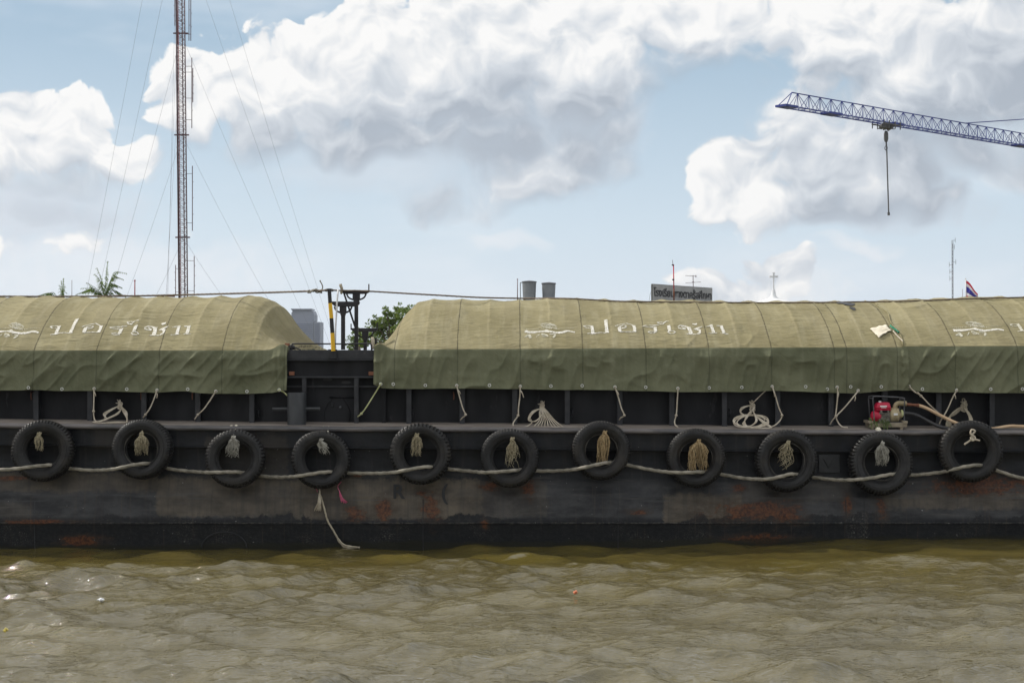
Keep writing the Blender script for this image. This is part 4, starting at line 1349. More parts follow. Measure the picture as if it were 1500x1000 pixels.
# tassels and cords hanging below the fourth tyre
m_ = MB()
yy_ = 27.86
m_.rope([(pxx(468, yy_), yy_ + .05, pz(700, yy_)), (pxx(468.5, yy_), yy_ - .04, pz(712, yy_)), (pxx(469.5, yy_), yy_ - .04, pz(728, yy_))], .010, n=6)
for k in range(34):
    a = random.uniform(-1, 1)
    m_.tube([(pxx(468.5, yy_) + a * .012, yy_ - .04, pz(722, yy_)), (pxx(468, yy_) + a * .03, yy_ - .04 + random.uniform(-.01, .01), pz(736, yy_)), (pxx(465.5, yy_) + a * .062, yy_ - .04, pz(745 + random.uniform(0, 3), yy_))], .005, 4)
tag(m_.build('rope_tassel', M['rope_pale'], smooth_=True), 'small pale rope tassel hanging below the fourth tyre', 'rope')
m_ = MB()
m_.tube(smooth([(pxx(a, yy_), yy_ - .03, pz(b_, yy_)) for a, b_ in ((463, 703), (464, 709), (463, 714), (465.5, 720))], .02), .007, 5)
m_.tube(smooth([(pxx(a, yy_), yy_ - .03, pz(b_, yy_)) for a, b_ in ((500, 705), (495, 712), (498, 720), (502, 729), (509, 735))], .02), .007, 5)
for k in range(16):
    m_.tube(smooth([(pxx(497.5, yy_), yy_ - .03, pz(719, yy_)), (pxx(500 + random.uniform(-2, 2), yy_), yy_ - .05, pz(727, yy_)), (pxx(503 + random.uniform(-2.5, 6), yy_), yy_ - .04, pz(733 + random.uniform(-1, 4), yy_))], .03), .006, 4)
tag(m_.build('pink_cord', M['pink_cord'], smooth_=True), 'frayed pink cord hanging from the fourth tyre', 'cord')
m_ = MB()
pts = [(467, 722), (470, 727), (475, 744), (480, 762), (488, 776), (495, 788), (503, 797), (514, 800), (527, 801.5)]
yw = [27.84] * 5 + [27.84, 27.84, 27.83, 27.8]
m_.rope([(pxx(a, w_), w_, pz(b_, w_)) for (a, b_), w_ in zip(pts, yw)], .016, n=7)
for k in range(7):
    s0 = random.uniform(4.2, 5.4)
    pp = []
    for j in range(5):
        t = min(s0 + j * (8 - s0) / 4, 8)
        i0 = min(int(t), 7); f_ = t - i0
        a = pts[i0][0] * (1 - f_) + pts[i0 + 1][0] * f_ - random.uniform(0, 5) * sin(j / 4 * pi)
        b_ = pts[i0][1] * (1 - f_) + pts[i0 + 1][1] * f_ + random.uniform(0, 3) * sin(j / 4 * pi)
        pp.append((pxx(a, 27.85), 27.84, pz(b_, 27.85)))
    m_.tube(smooth(pp, .03), .007, 5)
tag(m_.build('hanging_rope', M['rope'], smooth_=True), 'thin frayed rope trailing down the hull into the water', 'rope')

# the long mooring rope threaded through every tyre
FR, BK = 27.53, 27.93
path = [(-60, 684, 27.95), (-20, 688, 27.8), (0, 687.8, FR), (22, 686.5, FR), (48, 683, FR + .02), (70, 681, FR + .09), (80, 681.5, 27.8), (94, 684, BK), (108, 686.5, BK), (135, 688.5, 27.9), (160, 687.5, 27.58), (176, 685, FR), (196, 680.5, FR + .02), (214, 678.5, FR + .09), (226, 679.5, 27.8), (240, 683, BK), (252, 687, BK), (285, 690.5, 27.9),
        (306, 691.5, 27.58), (322, 691.5, FR), (340, 691, FR + .04), (356, 692, 27.72), (372, 695, BK), (388, 697.5, BK), (412, 698.5, 27.9), (432, 697.5, 27.58), (452, 694.5, FR), (472, 691.5, FR + .04), (486, 691, 27.72), (500, 691.5, BK), (514, 692.5, BK), (545, 693, 27.9),
        (572, 692, 27.58), (592, 689, FR), (612, 685, FR + .02), (628, 683.5, 27.58), (642, 685, BK), (660, 687, BK), (690, 690, 27.9), (708, 691.5, 27.58), (726, 691, FR), (750, 689, FR + .03), (762, 688, 27.72), (776, 688.5, BK), (792, 689.5, BK), (822, 689, 27.9), (842, 687, 27.58), (862, 683, FR), (880, 679, FR + .02),
        (893, 677, 27.72), (906, 679, BK), (922, 681.5, BK), (955, 688, 27.9), (978, 691, 27.58), (1000, 692, FR), (1022, 691, FR + .03), (1032, 691, 27.72), (1046, 693, BK), (1060, 695, BK), (1085, 699.5, 27.9), (1108, 701.5, 27.58), (1128, 701, FR), (1146, 697, FR + .02), (1160, 694, 27.58), (1176, 696.5, BK), (1194, 699, BK),
        (1225, 702.5, 27.9), (1250, 702.5, 27.58), (1275, 700, FR), (1296, 696, FR + .04), (1310, 694, 27.72), (1322, 695, BK), (1338, 695.5, BK), (1370, 692.5, 27.9), (1392, 688.5, 27.68), (1412, 683.5, FR), (1430, 681, FR + .06), (1440, 682, 27.72), (1452, 686, BK), (1464, 690, BK), (1482, 696, 27.93), (1500, 700, 27.93), (1560, 706, 27.93)]
m_ = MB().rope([(pxx(a, y_), y_, pz(b_, y_)) for a, b_, y_ in path], .030, step=.016, n=10)
tag(m_.build('mooring_rope', M['rope_dark'], smooth_=True), 'long weathered mooring rope threaded through all the tyre fenders', 'rope')

# white knots on the deck edge above tyres
for (pts, lab) in ((((339, 625.5, 1.0), (346, 624.5, .9)), 'small white rope knots on the deck above the third tyre'), (((473, 628, 1.25), (481, 628, 1.25)), 'pair of round white rope knots on the deck edge beside the bollard'),
                   (((1286.5, 630, 1.45),), 'white rope knot on the deck edge in front of the pump'), (((1162, 630.5, .45),), 'tiny white knot on the deck edge above the ninth tyre')):
    m_ = MB()
    for (a, b_, s_) in pts:
        c_ = Vector((pxx(a, 28.02), 28.02, pz(b_, 28.02)))
        for k in range(4):
            ax = Matrix.Rotation(k * .8, 3, 'Z') @ Matrix.Rotation(R(35 + 40 * k), 3, 'X')
            ring = [c_ + (ax @ Vector((.022 * s_ * cos(t), .022 * s_ * sin(t), .006 * sin(3 * t)))) for t in np.linspace(0, 2 * pi, 16)]
            m_.tube(ring, .017 * s_, 7)
        m_.tube([c_, c_ + Vector((0, -.05, -.03)), c_ + Vector((0, -.09, -.09))], .012 * s_, 6)
    tag(m_.build('rope_knot', M['knot'], smooth_=True), lab, 'rope knot', 'white rope knots on the deck edge')


# ------------------------------------------------------------------ tie cords from the tarpaulin hem
def cord(g, pts, label, mat='rope_pale', r=.0115, knots=(), ys=None, tails=()):
    """first point is a grommet; the others photo pixels with depth"""
    m_ = MB()
    p = [g] + [Vector((pxx(a, y_), y_, pz(b_, y_))) for a, b_, y_ in pts]
    m_.tube([g + Vector((.012 * cos(t), .0 + .012 * sin(t), .012 * cos(t))) for t in np.linspace(0, 2 * pi, 9)], r * .9, 5)
    for i in range(len(p) - 1):
        pass
    m_.tube(smooth(p, .03), r, 7, twist=60, groove=.1)
    for i in knots:
        c_ = p[i]
        for k in range(3):
            ax = Matrix.Rotation(k * 1.1, 3, 'X') @ Matrix.Rotation(k * .9, 3, 'Z')
            m_.tube([c_ + ax @ Vector((.016 * cos(t), .016 * sin(t), 0)) for t in np.linspace(0, 2 * pi, 10)], r * .9, 5)
    for (a0, b0, a1, b1) in tails:
        m_.tube([(pxx(a0, 28.42), 28.42, pz(b0, 28.42)), (pxx((a0 + a1) / 2 + .6, 28.41), 28.41, pz((b0 + b1) / 2, 28.41)), (pxx(a1, 28.42), 28.42, pz(b1, 28.42))], r * .8, 5)
    return tag(m_.build('tie_cord', M[mat], smooth_=True), label, 'cord', 'tie cords from the tarpaulin hem')


Dk = 28.45
cord(gA[137], [(137.5, 585, Dk), (137, 602, Dk), (137.5, 610, Dk), (139, 615, 28.4), (143, 618.5, 28.35)], 'tie cord running down to the coil at the left end of the barge', knots=(2,), tails=((138, 574, 140, 580),))
cord(gA[230], [(226, 583, Dk), (220, 597, Dk), (217, 602, Dk), (213, 607, 28.5), (210, 611, 28.58)], 'slanting tie cord above the second tyre from the left', knots=(4,), tails=((230, 576, 229.5, 583),))
cord(gA[316], [(309, 584, Dk), (300, 597, Dk), (295.5, 602, Dk), (290, 607, 28.5), (285, 614, 28.58)], 'slanting tie cord between the second and third tyres', knots=(4,), tails=((309, 583, 307, 588),))
cord(gA[410], [(416, 574.5, 28.45), (420.5, 579, 28.40)], 'short yellowish tie cord reaching to the bollard', mat='green_cord')
cord(gB[558], [(548, 578, Dk), (536, 597, Dk), (529.5, 605.5, 28.5), (524, 610, 28.58)], 'long yellow green tie cord right of the access plate', mat='green_cord', knots=(3,))
cord(gB[669], [(673, 580, Dk), (678, 598, Dk), (682, 607, Dk), (678, 611, 28.5), (674.5, 615, 28.58)], 'tie cord hanging between the fifth and sixth tyres', knots=(3,), tails=((671, 571, 674.5, 577),))
cord(gB[762], [(761.5, 580, Dk), (759.5, 598, Dk), (759, 608, Dk), (755, 614, 28.45), (751.5, 620, 28.4), (753, 624.5, 28.35), (760, 626, 28.3)], 'tie cord hanging above the sixth tyre, beside the fan of rope', knots=(3,), tails=((763, 572, 767, 582),))
cord(gB[901], [(906, 582, Dk), (910, 597, Dk), (914.5, 608, Dk), (910, 611, 28.5), (907, 614.5, 28.58)], 'tie cord hanging right of the tyre with long brown frayed rope', knots=(3,), tails=((903, 572, 906.5, 578),))
cord(gB[993], [(992.5, 580, Dk), (991.5, 598, Dk), (990.5, 608, Dk), (988.5, 615, 28.45), (988.5, 621, 28.4), (993, 626, 28.35)], 'straight tie cord left of the tyre with the tan bundle', knots=(3,))
cord(gB[1132], [(1136, 580, Dk), (1141, 597, Dk), (1145.5, 608, Dk), (1143, 615, 28.45), (1136, 622, 28.4), (1126, 626.5, 28.3), (1119, 626.5, 28.3)], 'tie cord curving down to the flat coil of rope', knots=(3,), tails=((1133, 571, 1134.5, 581),))
cord(gB[1227], [(1227, 580, Dk), (1225.5, 597, Dk), (1224.5, 609, Dk), (1228, 619, 28.45), (1234, 625, 28.4), (1242, 626, 28.35)], 'near vertical tie cord left of the pump', knots=(3,), tails=((1227.5, 573, 1228, 581),))
cord(gB[1258], [(1247, 585, Dk - .03), (1235, 599, Dk - .03), (1225, 609, Dk - .03), (1219, 616, 28.5), (1216, 621.5, 28.56)], 'slanting tie cord crossing the vertical one left of the pump', knots=(3,), tails=((1253, 580, 1252, 587),))
cord(gC[1333], [(1339, 573, Dk), (1349, 579.5, Dk), (1362, 593, Dk), (1374, 604, Dk), (1384, 614, 28.4)], 'slanting tie cord passing over the pale hose', knots=(2,), tails=((1344, 574, 1350, 581),))
cord(gC[1401], [(1396, 581, Dk), (1389, 597, Dk), (1383, 608, Dk), (1378, 616, 28.5), (1376, 621, 28.5)], 'tie cord hanging left of the rope loops above the rightmost tyre', knots=(), tails=((1398, 577, 1400, 584),))


# ------------------------------------------------------------------ rope coils tied at the coaming
def coil(name, strands, label, mat, r=.014, knot=None):
    m_ = MB()
    for st in strands:
        m_.rope([(pxx(a, y_), y_, pz(b_, y_)) for a, b_, y_ in st], r, n=7)
    if knot:
        kx, ky, ks = knot
        for k in range(6):
            ax = Matrix.Rotation(k * .9, 3, 'Y') @ Matrix.Rotation(R(60 + 25 * k), 3, 'X')
            c_ = Vector((pxx(kx, 28.68), 28.68, pz(ky, 28.68) + (k - 2.5) * .02 * ks))
            m_.tube([c_ + ax @ Vector((.04 * ks * cos(t), .03 * ks * sin(t), .012 * sin(2 * t))) for t in np.linspace(0, 2 * pi, 14)], r, 6)
        for k in range(4):
            m_.tube([(pxx(kx, 28.68), 28.7, pz(ky - 1, 28.68)), (pxx(kx + random.uniform(-7, 4), 28.66), 28.66, pz(ky - random.uniform(3, 8), 28.66))], r * .8, 5)
    return tag(m_.build(name, M[mat], smooth_=True), label, 'rope', 'coiled ropes along the deck')


random.seed(3)
st = []
for k in range(5):
    o_ = random.uniform(-1.2, 1.2)
    st.append([(176, 594, 28.70), (181 + o_ + k, 603, 28.62), (186 + o_ * .8, 612, 28.45), (186 + o_, 618.6 - k * .3, 28.3)])
for k in range(3):
    o_ = k * 1.5
    st.append([(175, 594, 28.7), (166 - o_, 599, 28.65), (156 - o_ * 1.5, 606, 28.55), (153 + o_, 612, 28.5)])
    st.append([(177, 600, 28.68), (170 + o_, 606, 28.6), (158 + o_, 612, 28.5), (146 + o_, 616.5, 28.35), (136 + o_ * .5, 618, 28.3), (150, 619.3, 28.22), (170, 619 - o_ * .4, 28.22), (185, 618.5, 28.25)])
coil('rope_coil', st, 'small heap of pale rope tied to the coaming, left of the second tyre', 'rope_pale', .0095, (176, 593, 1.0))
st = []
for k in range(9):
    e_ = 783 + k * 5.0
    st.append([(794, 594, 28.70), (796 + (k - 4) * 1.4 + random.uniform(-.7, .7), 603, 28.62), (794 + (e_ - 790) * .55, 615, 28.5), (e_, 623.5 + random.uniform(-.5, .5), 28.35), (e_ + 3, 625.8, 28.27)])
for k in range(3):
    st.append([(793, 598, 28.68), (786 - k * 2, 601, 28.6), (779 - k * 1.5, 607, 28.55), (776 - k, 615, 28.5), (784 - k, 617, 28.45), (790, 612, 28.5), (796, 604, 28.6)])
    st.append([(777, 613, 28.5), (779, 619, 28.42), (772, 624, 28.3), (762 + 3 * k, 626, 28.25), (790, 626.5, 28.2), (822 - 2 * k, 626 - .3 * k, 28.24)])
coil('rope_coil', st, 'pale rope fanned out over the deck above the worn smooth tyre', 'rope_pale', .0095, (794, 595, 1.05))
st = []
for k in range(6):
    w_ = 20 + k * 1.7
    st.append([(1100 + w_ * cos(t) * (1.0 + .12 * sin(2 * t + k)), 617 - (8.5 + .3 * k) * sin(t) * (1 if sin(t) > 0 else .95), 28.42 + .14 * sin(t)) for t in np.linspace(.2 + k, 2 * pi + k, 15)])
for k in range(3):
    st.append([(1101, 593, 28.7), (1090 - k * 2, 597, 28.65), (1085, 603 + k, 28.6), (1092 + k, 608, 28.55), (1100, 605, 28.6), (1104 + k, 596, 28.65)])
    st.append([(1101, 600, 28.66), (1094 - k, 612, 28.5), (1088 + 2 * k, 621, 28.38), (1098, 624, 28.34), (1107 + k, 616, 28.4), (1103, 601, 28.6)])
    st.append([(1106, 608, 28.6), (1114 + 2 * k, 616, 28.4), (1122 + k * 2, 622, 28.35), (1130, 626, 28.3), (1118, 627, 28.25), (1098, 626.5, 28.25)])
st.append([(1101, 592, 28.68), (1107, 586, 28.6), (1116, 577, 28.6), (1124, 570, 28.62)])
coil('rope_coil', st, 'flat coil of pale rope lying on deck, left of the ninth tyre', 'rope_pale', .0095, (1102, 595, 1.15))
st = []
for k in range(8):
    o_ = k * 1.15
    st.append([(1411, 596, 28.68), (1404 - o_ * .5, 598 + o_, 28.62), (1394 - o_ * .3, 606 + o_ * .6, 28.5), (1387 + o_ * .8, 617, 28.42), (1386 + o_ * .8, 625, 28.36)])
    st.append([(1411, 596, 28.68), (1416 + o_ * .3, 603, 28.6), (1420 + o_ * .45, 612, 28.5), (1420 + o_ * .7, 622, 28.4)])
coil('rope_coil', st, 'grey rope looped over a hook behind the rightmost tyre', 'rope', .011, (1412, 594, 1.4))
m_ = MB().rope([(pxx(-30, 28.3), 28.3, pz(617, 28.3)), (pxx(-5, 28.25), 28.25, pz(620.5, 28.25)), (pxx(3, 28.2), 28.2, pz(621.5, 28.2)), (pxx(-3, 28.18), 28.18, pz(623, 28.18)), (pxx(-30, 28.2), 28.2, pz(623.5, 28.2))], .016)
tag(m_.build('rope_end', M['rope_pale'], smooth_=True), 'pale rope bight on the deck at the left edge', 'rope')

# ------------------------------------------------------------------ pump on its wooden stand
yp = 28.36
zd = DZ + float(sheer(6.4))
X_ = lambda px: pxx(px, yp)
Z_ = lambda py: pz(py, yp)
stand = thing('wooden_stand', (X_(1298), yp, zd), 'rough wooden stand carrying the red pump', 'stand')
MB().box(X_(1271), X_(1325), yp - .19, yp - .13, Z_(625), Z_(618.5), Matrix.Rotation(R(-.6), 3, 'Y')).build('front_rail', M['old_wood'], stand, bevel=.004)
MB().box(X_(1271), X_(1325), yp + .13, yp + .19, Z_(625), Z_(618.5)).build('rear_rail', M['old_wood'], stand, bevel=.004)
for px in (1272, 1322):
    MB().box(X_(px) - .035, X_(px) + .035, yp - .24, yp + .24, Z_(619) , Z_(615.5)).build('cross_beam', M['old_wood'], stand, bevel=.005)
for px in (1274.5, 1317):
    for yy in (-.16, .16):
        MB().box(X_(px) - .024, X_(px) + .024, yp + yy - .025, yp + yy + .025, zd, Z_(625)).build('leg', M['old_wood'], stand, bevel=.003)
MB().box(X_(1277), X_(1318), yp - .12, yp + .12, Z_(622), Z_(620)).build('bottom_board', M['old_wood'], stand, bevel=.003)

pump = thing('water_pump', (X_(1299), yp, Z_(618)), 'red engine water pump in a grey tube frame on a wooden stand', 'pump')
# carrying frame
fr = MB()
for yy in (-.17, .17):
    fr.tube(smooth([(X_(1278), yp + yy, Z_(619)), (X_(1276.5), yp + yy, Z_(600)), (X_(1275.5), yp + yy, Z_(583)), (X_(1279), yp + yy, Z_(580)), (X_(1300), yp + yy, Z_(580.8)),
                    (X_(1319), yp + yy, Z_(582)), (X_(1321.5), yp + yy, Z_(585)), (X_(1321), yp + yy, Z_(600)), (X_(1321.5), yp + yy, Z_(618.5))], .03), .010, 8)
for px, py in ((1276, 583), (1321, 584)):
    fr.tube([(X_(px), yp - .17, Z_(py)), (X_(px), yp + .17, Z_(py))], .010, 8)
fr.box(X_(1276), X_(1322), yp - .16, yp + .16, Z_(619.2), Z_(617.8))
fr.build('frame', M['frame_dark'], pump, smooth_=True, auto=40)
# fuel tank
tk = MB()
secs = [(1281.5, 600.5, .105), (1281, 597, .115), (1280.6, 596.2, .12), (1281.8, 595.2, .115), (1283, 591.5, .105), (1285, 589.3, .085), (1288, 588.9, .06)]
rows = []
for (px, py, dyy) in secs:
    xl = X_(px); xr = X_(1303.2 - (px - 1281) * .45)
    zt_ = Z_(py); row = []
    r_ = .03
    for (cx, cy, a0) in ((xr - r_, yp + dyy - r_, 0), (xl + r_, yp + dyy - r_, 90), (xl + r_, yp - dyy + r_, 180), (xr - r_, yp - dyy + r_, 270)):
        for a in (0, 30, 60, 90):
            row.append((cx + r_ * cos(R(a0 + a)), cy + r_ * sin(R(a0 + a)), zt_))
    row.append(row[0]); rows.append(row)
tk.grid(np.array(rows))
o_ = len(tk.v); top_ = rows[-1][:-1]; tk.add(top_, [tuple(range(len(top_)))]); bot_ = rows[0][:-1]; tk.add(bot_, [tuple(reversed(range(len(bot_))))])
tank = tk.build('fuel_tank', M['red'], pump, smooth_=True, auto=35)
MB().box(X_(1287), X_(1297), yp - .119, yp - .113, Z_(595.3), Z_(593.6)).box(X_(1288.5), X_(1296), yp - .121, yp - .115, Z_(596.9), Z_(596.1)).build('tank_label', M['whitelab'], tank)
MB().lathe([(.001, Z_(587.2)), (.022, Z_(587.2)), (.024, Z_(588)), (.024, Z_(589.5))], 16, (X_(1289), yp, 0)).build('filler_cap', M['whitelab'], tank, smooth_=True, auto=40)
# recoil starter cover
MB().lathe([(.001, -.105), (.05, -.10), (.075, -.085), (.098, -.05), (.108, 0), (.108, .06)], 28, (X_(1284.2), yp, Z_(609.3)), 'X').build('starter_cover', M['red'], pump, smooth_=True, auto=50)
eg = MB().box(X_(1286), X_(1302), yp - .10, yp + .11, Z_(617.5), Z_(604))
for k in range(6):
    eg.box(X_(1289), X_(1300.5), yp - .125, yp + .12, Z_(605.2 + k * 1.3), Z_(604.5 + k * 1.3))
eg.lathe([(.001, -.135), (.03, -.135), (.034, -.12), (.034, -.09)], 14, (X_(1291), yp, Z_(612)), 'Y')
eg.box(X_(1287), X_(1290), yp - .13, yp - .08, Z_(606), Z_(600.6)).box(X_(1298), X_(1300), yp - .12, yp - .08, Z_(605), Z_(600.6))
eg.build('engine_block', M['engine'], pump, bevel=.004)
MB().lathe([(.001, -.10), (.07, -.10), (.095, -.085), (.125, -.06), (.132, -.03), (.132, .02), (.124, .04), (.128, .045), (.128, .075), (.085, .085), (.06, .10), (.06, .13)], 32,
          (X_(1309), yp, Z_(608)), 'X').build('pump_casing', M['brass'], pump, smooth_=True, auto=40)
MB().tube(smooth([(X_(1311.5), yp, Z_(601)), (X_(1311.2), yp, Z_(596)), (X_(1313), yp, Z_(592)), (X_(1318), yp, Z_(590.3)), (X_(1326.8), yp, Z_(591))], .015), .042, 16).lathe(
    [(.058, -.012), (.058, .012)], 20, (X_(1311.5), yp, Z_(598.5)), 'Z', True).lathe([(.048, -.01), (.048, .012)], 20, (X_(1326.5), yp, Z_(591)), 'X', True).build('outlet_elbow', M['brass'], pump, smooth_=True, auto=45)
MB().box(X_(1306.5), X_(1312.5), yp - .138, yp - .132, Z_(607.6), Z_(604.6)).build('casing_label', M['whitelab'], pump)
MB().lathe([(.062, -.01), (.066, 0), (.066, .02), (.05, .03)], 20, (X_(1320.2), yp, Z_(605.5)), 'X').build('inlet_collar', M['green_cord'], pump, smooth_=True)

hz = lambda pts: [(pxx(a, y_), y_, pz(b_, y_)) for a, b_, y_ in pts]
m_ = MB().tube(smooth(hz([(1322, 605, yp), (1333, 605.5, yp), (1343, 608, yp), (1355, 614, yp), (1366, 620, 28.3), (1378, 625, 28.25), (1392, 628, 28.22), (1410, 629, 28.2), (1440, 629.5, 28.2), (1460, 629.5, 28.16), (1500, 631, 28.16), (1580, 631, 28.16)]), .012), .032, 10, groove=.0)
m_.v = m_.v
tag(m_.build('suction_hose', M['hose_black'], smooth_=True), 'black ribbed hose curving from the pump down to the deck', 'hose')
m_ = MB().tube(smooth(hz([(1345, 593.5, yp), (1352, 595.5, yp), (1362, 600, yp), (1374, 606.5, yp), (1386, 612.5, 28.34), (1400, 619, 28.3), (1420, 625, 28.26), (1440, 628, 28.24), (1455, 628, 28.2), (1468, 625.5, 28.2), (1482, 623.8, 28.2), (1500, 624.5, 28.2), (1570, 626, 28.2)]), .03), .029, 12)
hs = thing('delivery_hose', P(1345, 593.5, yp), 'pale pinkish hose running from the pump outlet along the deck to the right', 'hose')
m_.build('pale_tube', M['hose_pink'], hs, smooth_=True)
MB().tube(hz([(1327, 592, yp), (1334, 592.5, yp), (1336, 592.7, yp), (1346, 593.6, yp)]), [.026, .026, .022, .031], 12).lathe([(.034, -.008), (.034, .008)], 14, (X_(1345), yp, Z_(593.5)), 'X', True).build('dark_coupling', M['hook_rust'], hs, smooth_=True, auto=40)

# weeds caught on the stand
for (lab, cx, n_, seed) in (('thin green weeds caught on the left end of the pump stand', 1277, 26, 4), ('tuft of green weeds under the pump engine', 1294, 34, 9)):
    random.seed(seed)
    m_ = MB()
    for k in range(n_):
        x = X_(cx + random.uniform(-6, 6)); z = Z_(618.5)
        dx_ = random.uniform(-.07, .07); dz_ = random.uniform(-.13, .09)
        a = Vector((x, yp - .2 + random.uniform(-.02, .03), z)); c_ = a + Vector((dx_, -.03, dz_)); b_ = (a + c_) / 2 + Vector((0, -.02, .03))
        for p_, q_ in ((a, b_), (b_, c_)):
            d_ = Vector((.006, 0, .004))
            m_.add([p_ - d_, p_ + d_, q_ + d_, q_ - d_], [(0, 1, 2, 3)])
    tag(m_.build('weed', M['weed']), lab, 'plant')


# ------------------------------------------------------------------ poles and trestles in the gap
def banded_pole():
    y_ = 28.56
    root = thing('striped_pole', P(488, 513, y_), 'yellow and black banded steel pole leaning slightly left over the gap', 'pole')
    pts = [(488.3, 514), (486.9, 487.5), (485.5, 466), (483.6, 444), (482.3, 424)]
    mats = ['yellow', 'black_paint', 'yellow', 'black_paint']
    for i in range(4):
        a, c_ = P(*pts[i], y_), P(*pts[i + 1], y_)
        MB().tube([a, c_], [.037 - .001 * i, .036 - .001 * i], 16).build('painted_band', M[mats[i]], root, smooth_=True, auto=40)
    c_ = P(482.2, 423.5, y_)
    cap = MB().lathe([(.001, .012), (.045, .01), (.05, 0), (.045, -.01)], 20, c_)
    for s_ in (-1, 1):
        cap.tube([c_ + Vector((s_ * (.05 + .026 * cos(t)), 0, -.02 + .02 * sin(t))) for t in np.linspace(0, 2 * pi, 14)], .006, 6)
    cap.build('pole_cap', M['black_paint'], root, smooth_=True)


banded_pole()
m_ = MB().tube([P(490.8, 512, 29.2), P(491.5, 480, 29.2), P(494, 438, 29.2), P(495.6, 424, 29.2)], .016, 10)
tag(m_.build('white_pole', M['white_paint'], smooth_=True), 'thin white pole leaning behind the yellow and black one', 'pole')


def trestle(D, xc, post_bottom, beam, head, label, upst=(), brace=None, postw=.07, zfoot=None):
    """post with a flared head plate that carries a cross beam"""
    x0, x1, yt, yb = beam
    root = thing('trestle', P(xc, post_bottom, D), label, 'trestle', 'black trestles on the hatch beam')
    s = D / F
    hw, hy = head      # half width of head plate in px, row where the flare ends
    MB().box(pxx(xc, D) - postw / 2, pxx(xc, D) + postw / 2, D - .04, D + .04, pz(post_bottom, D), pz(hy - 1, D)).build('post', M['crutch'], root, bevel=.004)
    bmb = MB().prism([(pxx(x0, D), pz(yt, D)), (pxx(x1, D), pz(yt, D)), (pxx(x1 - .5, D), pz((yt + yb) / 2, D)), (pxx(x1 - 5, D), pz(yb, D)), (pxx(x0 + 5, D), pz(yb, D)), (pxx(x0 + .5, D), pz((yt + yb) / 2, D))], D - .06, D + .06)
    bmb.build('cross_beam', M['crutch'], root, bevel=.004)
    pw = postw / s / 2
    poly = [(xc - hw * .5, yb - .5), (xc + hw * .5, yb - .5), (xc + hw * .5, yb + (hy - yb) * .55), (xc + pw, hy), (xc - pw, hy), (xc - hw * .5, yb + (hy - yb) * .55)]
    MB().prism([(pxx(a, D), pz(b_, D)) for a, b_ in poly], D - .05, D + .05).build('head_plate', M['crutch'], root, bevel=.003)
    for sg in (-1, 1):
        pts = [P(xc + sg * hw * 1.35, yb, D), P(xc + sg * hw * 1.15, yb + (hy - yb) * .32, D), P(xc + sg * hw * .85, yb + (hy - yb) * .5, D), P(xc + sg * hw * .45, yb + (hy - yb) * .62, D)]
        MB().tube(smooth(pts, .03), .016, 8).build('curved_bracket', M['crutch'], root, smooth_=True)
    for (a, y0_, y1_) in upst:
        MB().bar(P(a, y0_, D), P(a, y1_, D), .022).build('upright_stop', M['crutch'], root)
    if brace:
        MB().tube([P(brace[0], brace[1], D + .1), P(brace[2], brace[3], D + .3)], .018, 8).build('brace', M['crutch'], root, smooth_=True)
    return root


trestle(29.3, 502.6, 512, (486.2, 527, 441.6, 449), (9.5, 463), 'front black trestle with a flared head, right beside the white pole')
trestle(31.2, 522, 514, (499, 541.5, 425, 430.5), (10.5, 444), 'tallest black trestle, the rope running over its beam', upst=((540.3, 427, 416),), brace=(504, 430, 523, 487))
trestle(34.0, 535, 514, (514.5, 553.5, 480.5, 486), (9, 499), 'lowest and farthest black trestle in front of the green tree', upst=((514.3, 483, 474), (552.5, 482, 471.5)))
# rag with rope on the tall trestle's left end
m_ = MB().rope([P(498, 417.5, 31.1), P(500, 421, 31.1), P(501.5, 425, 31.1), P(499.5, 428, 31.1), P(501, 430, 31.1)], .022)
m_.bar(P(498.6, 416, 31.12), P(501.6, 426, 31.12), .05)
tag(m_.build('rope_lashing', M['rope'], smooth_=True), 'grey lashing on the left end of the tallest trestle', 'rope')
# things at the right corner of the gap: pale rag and a dark cleat; at the left a brown block
m_ = MB()
random.seed(12)
for k in range(16):
    m_.tube(smooth([P(545.5 + random.uniform(-1, 1), 494, 28.9), P(546 + random.uniform(-2, 2), 500, 28.88), P(546 + random.uniform(-2, 1.5), 511 + random.uniform(-2, 1), 28.9)], .03), .012, 5)
tag(m_.build('rag', M['rope_pale'], smooth_=True), 'pale rag tied at the left corner of the middle tarpaulin', 'rag')
MB().box(pxx(549, 29), pxx(552, 29), 29, 29.06, pz(512, 29), pz(495, 29)).box(pxx(547.5, 29), pxx(553.5, 29), 29.06, 29.09, pz(512, 29), pz(507, 29)).build('corner_post', M['black_steel'], barge)
MB().box(pxx(417, 28.8), pxx(423.5, 28.8), 28.8, 28.9, pz(509, 28.8), pz(502.5, 28.8)).build('wooden_block', M['brown_wood'], barge, bevel=.004)
m_ = MB()
m_.lathe([(.001, .04), (.05, .03), (.07, 0), (.06, -.05)], 14, P(427, 508, 28.85), 'Z').tube(smooth([P(420, 507, 28.8), P(430, 508.5, 28.8), P(441, 512.5, 28.8)], .02), .012, 6)
m_.build('dark_cleat', M['black_steel'], barge, smooth_=True)

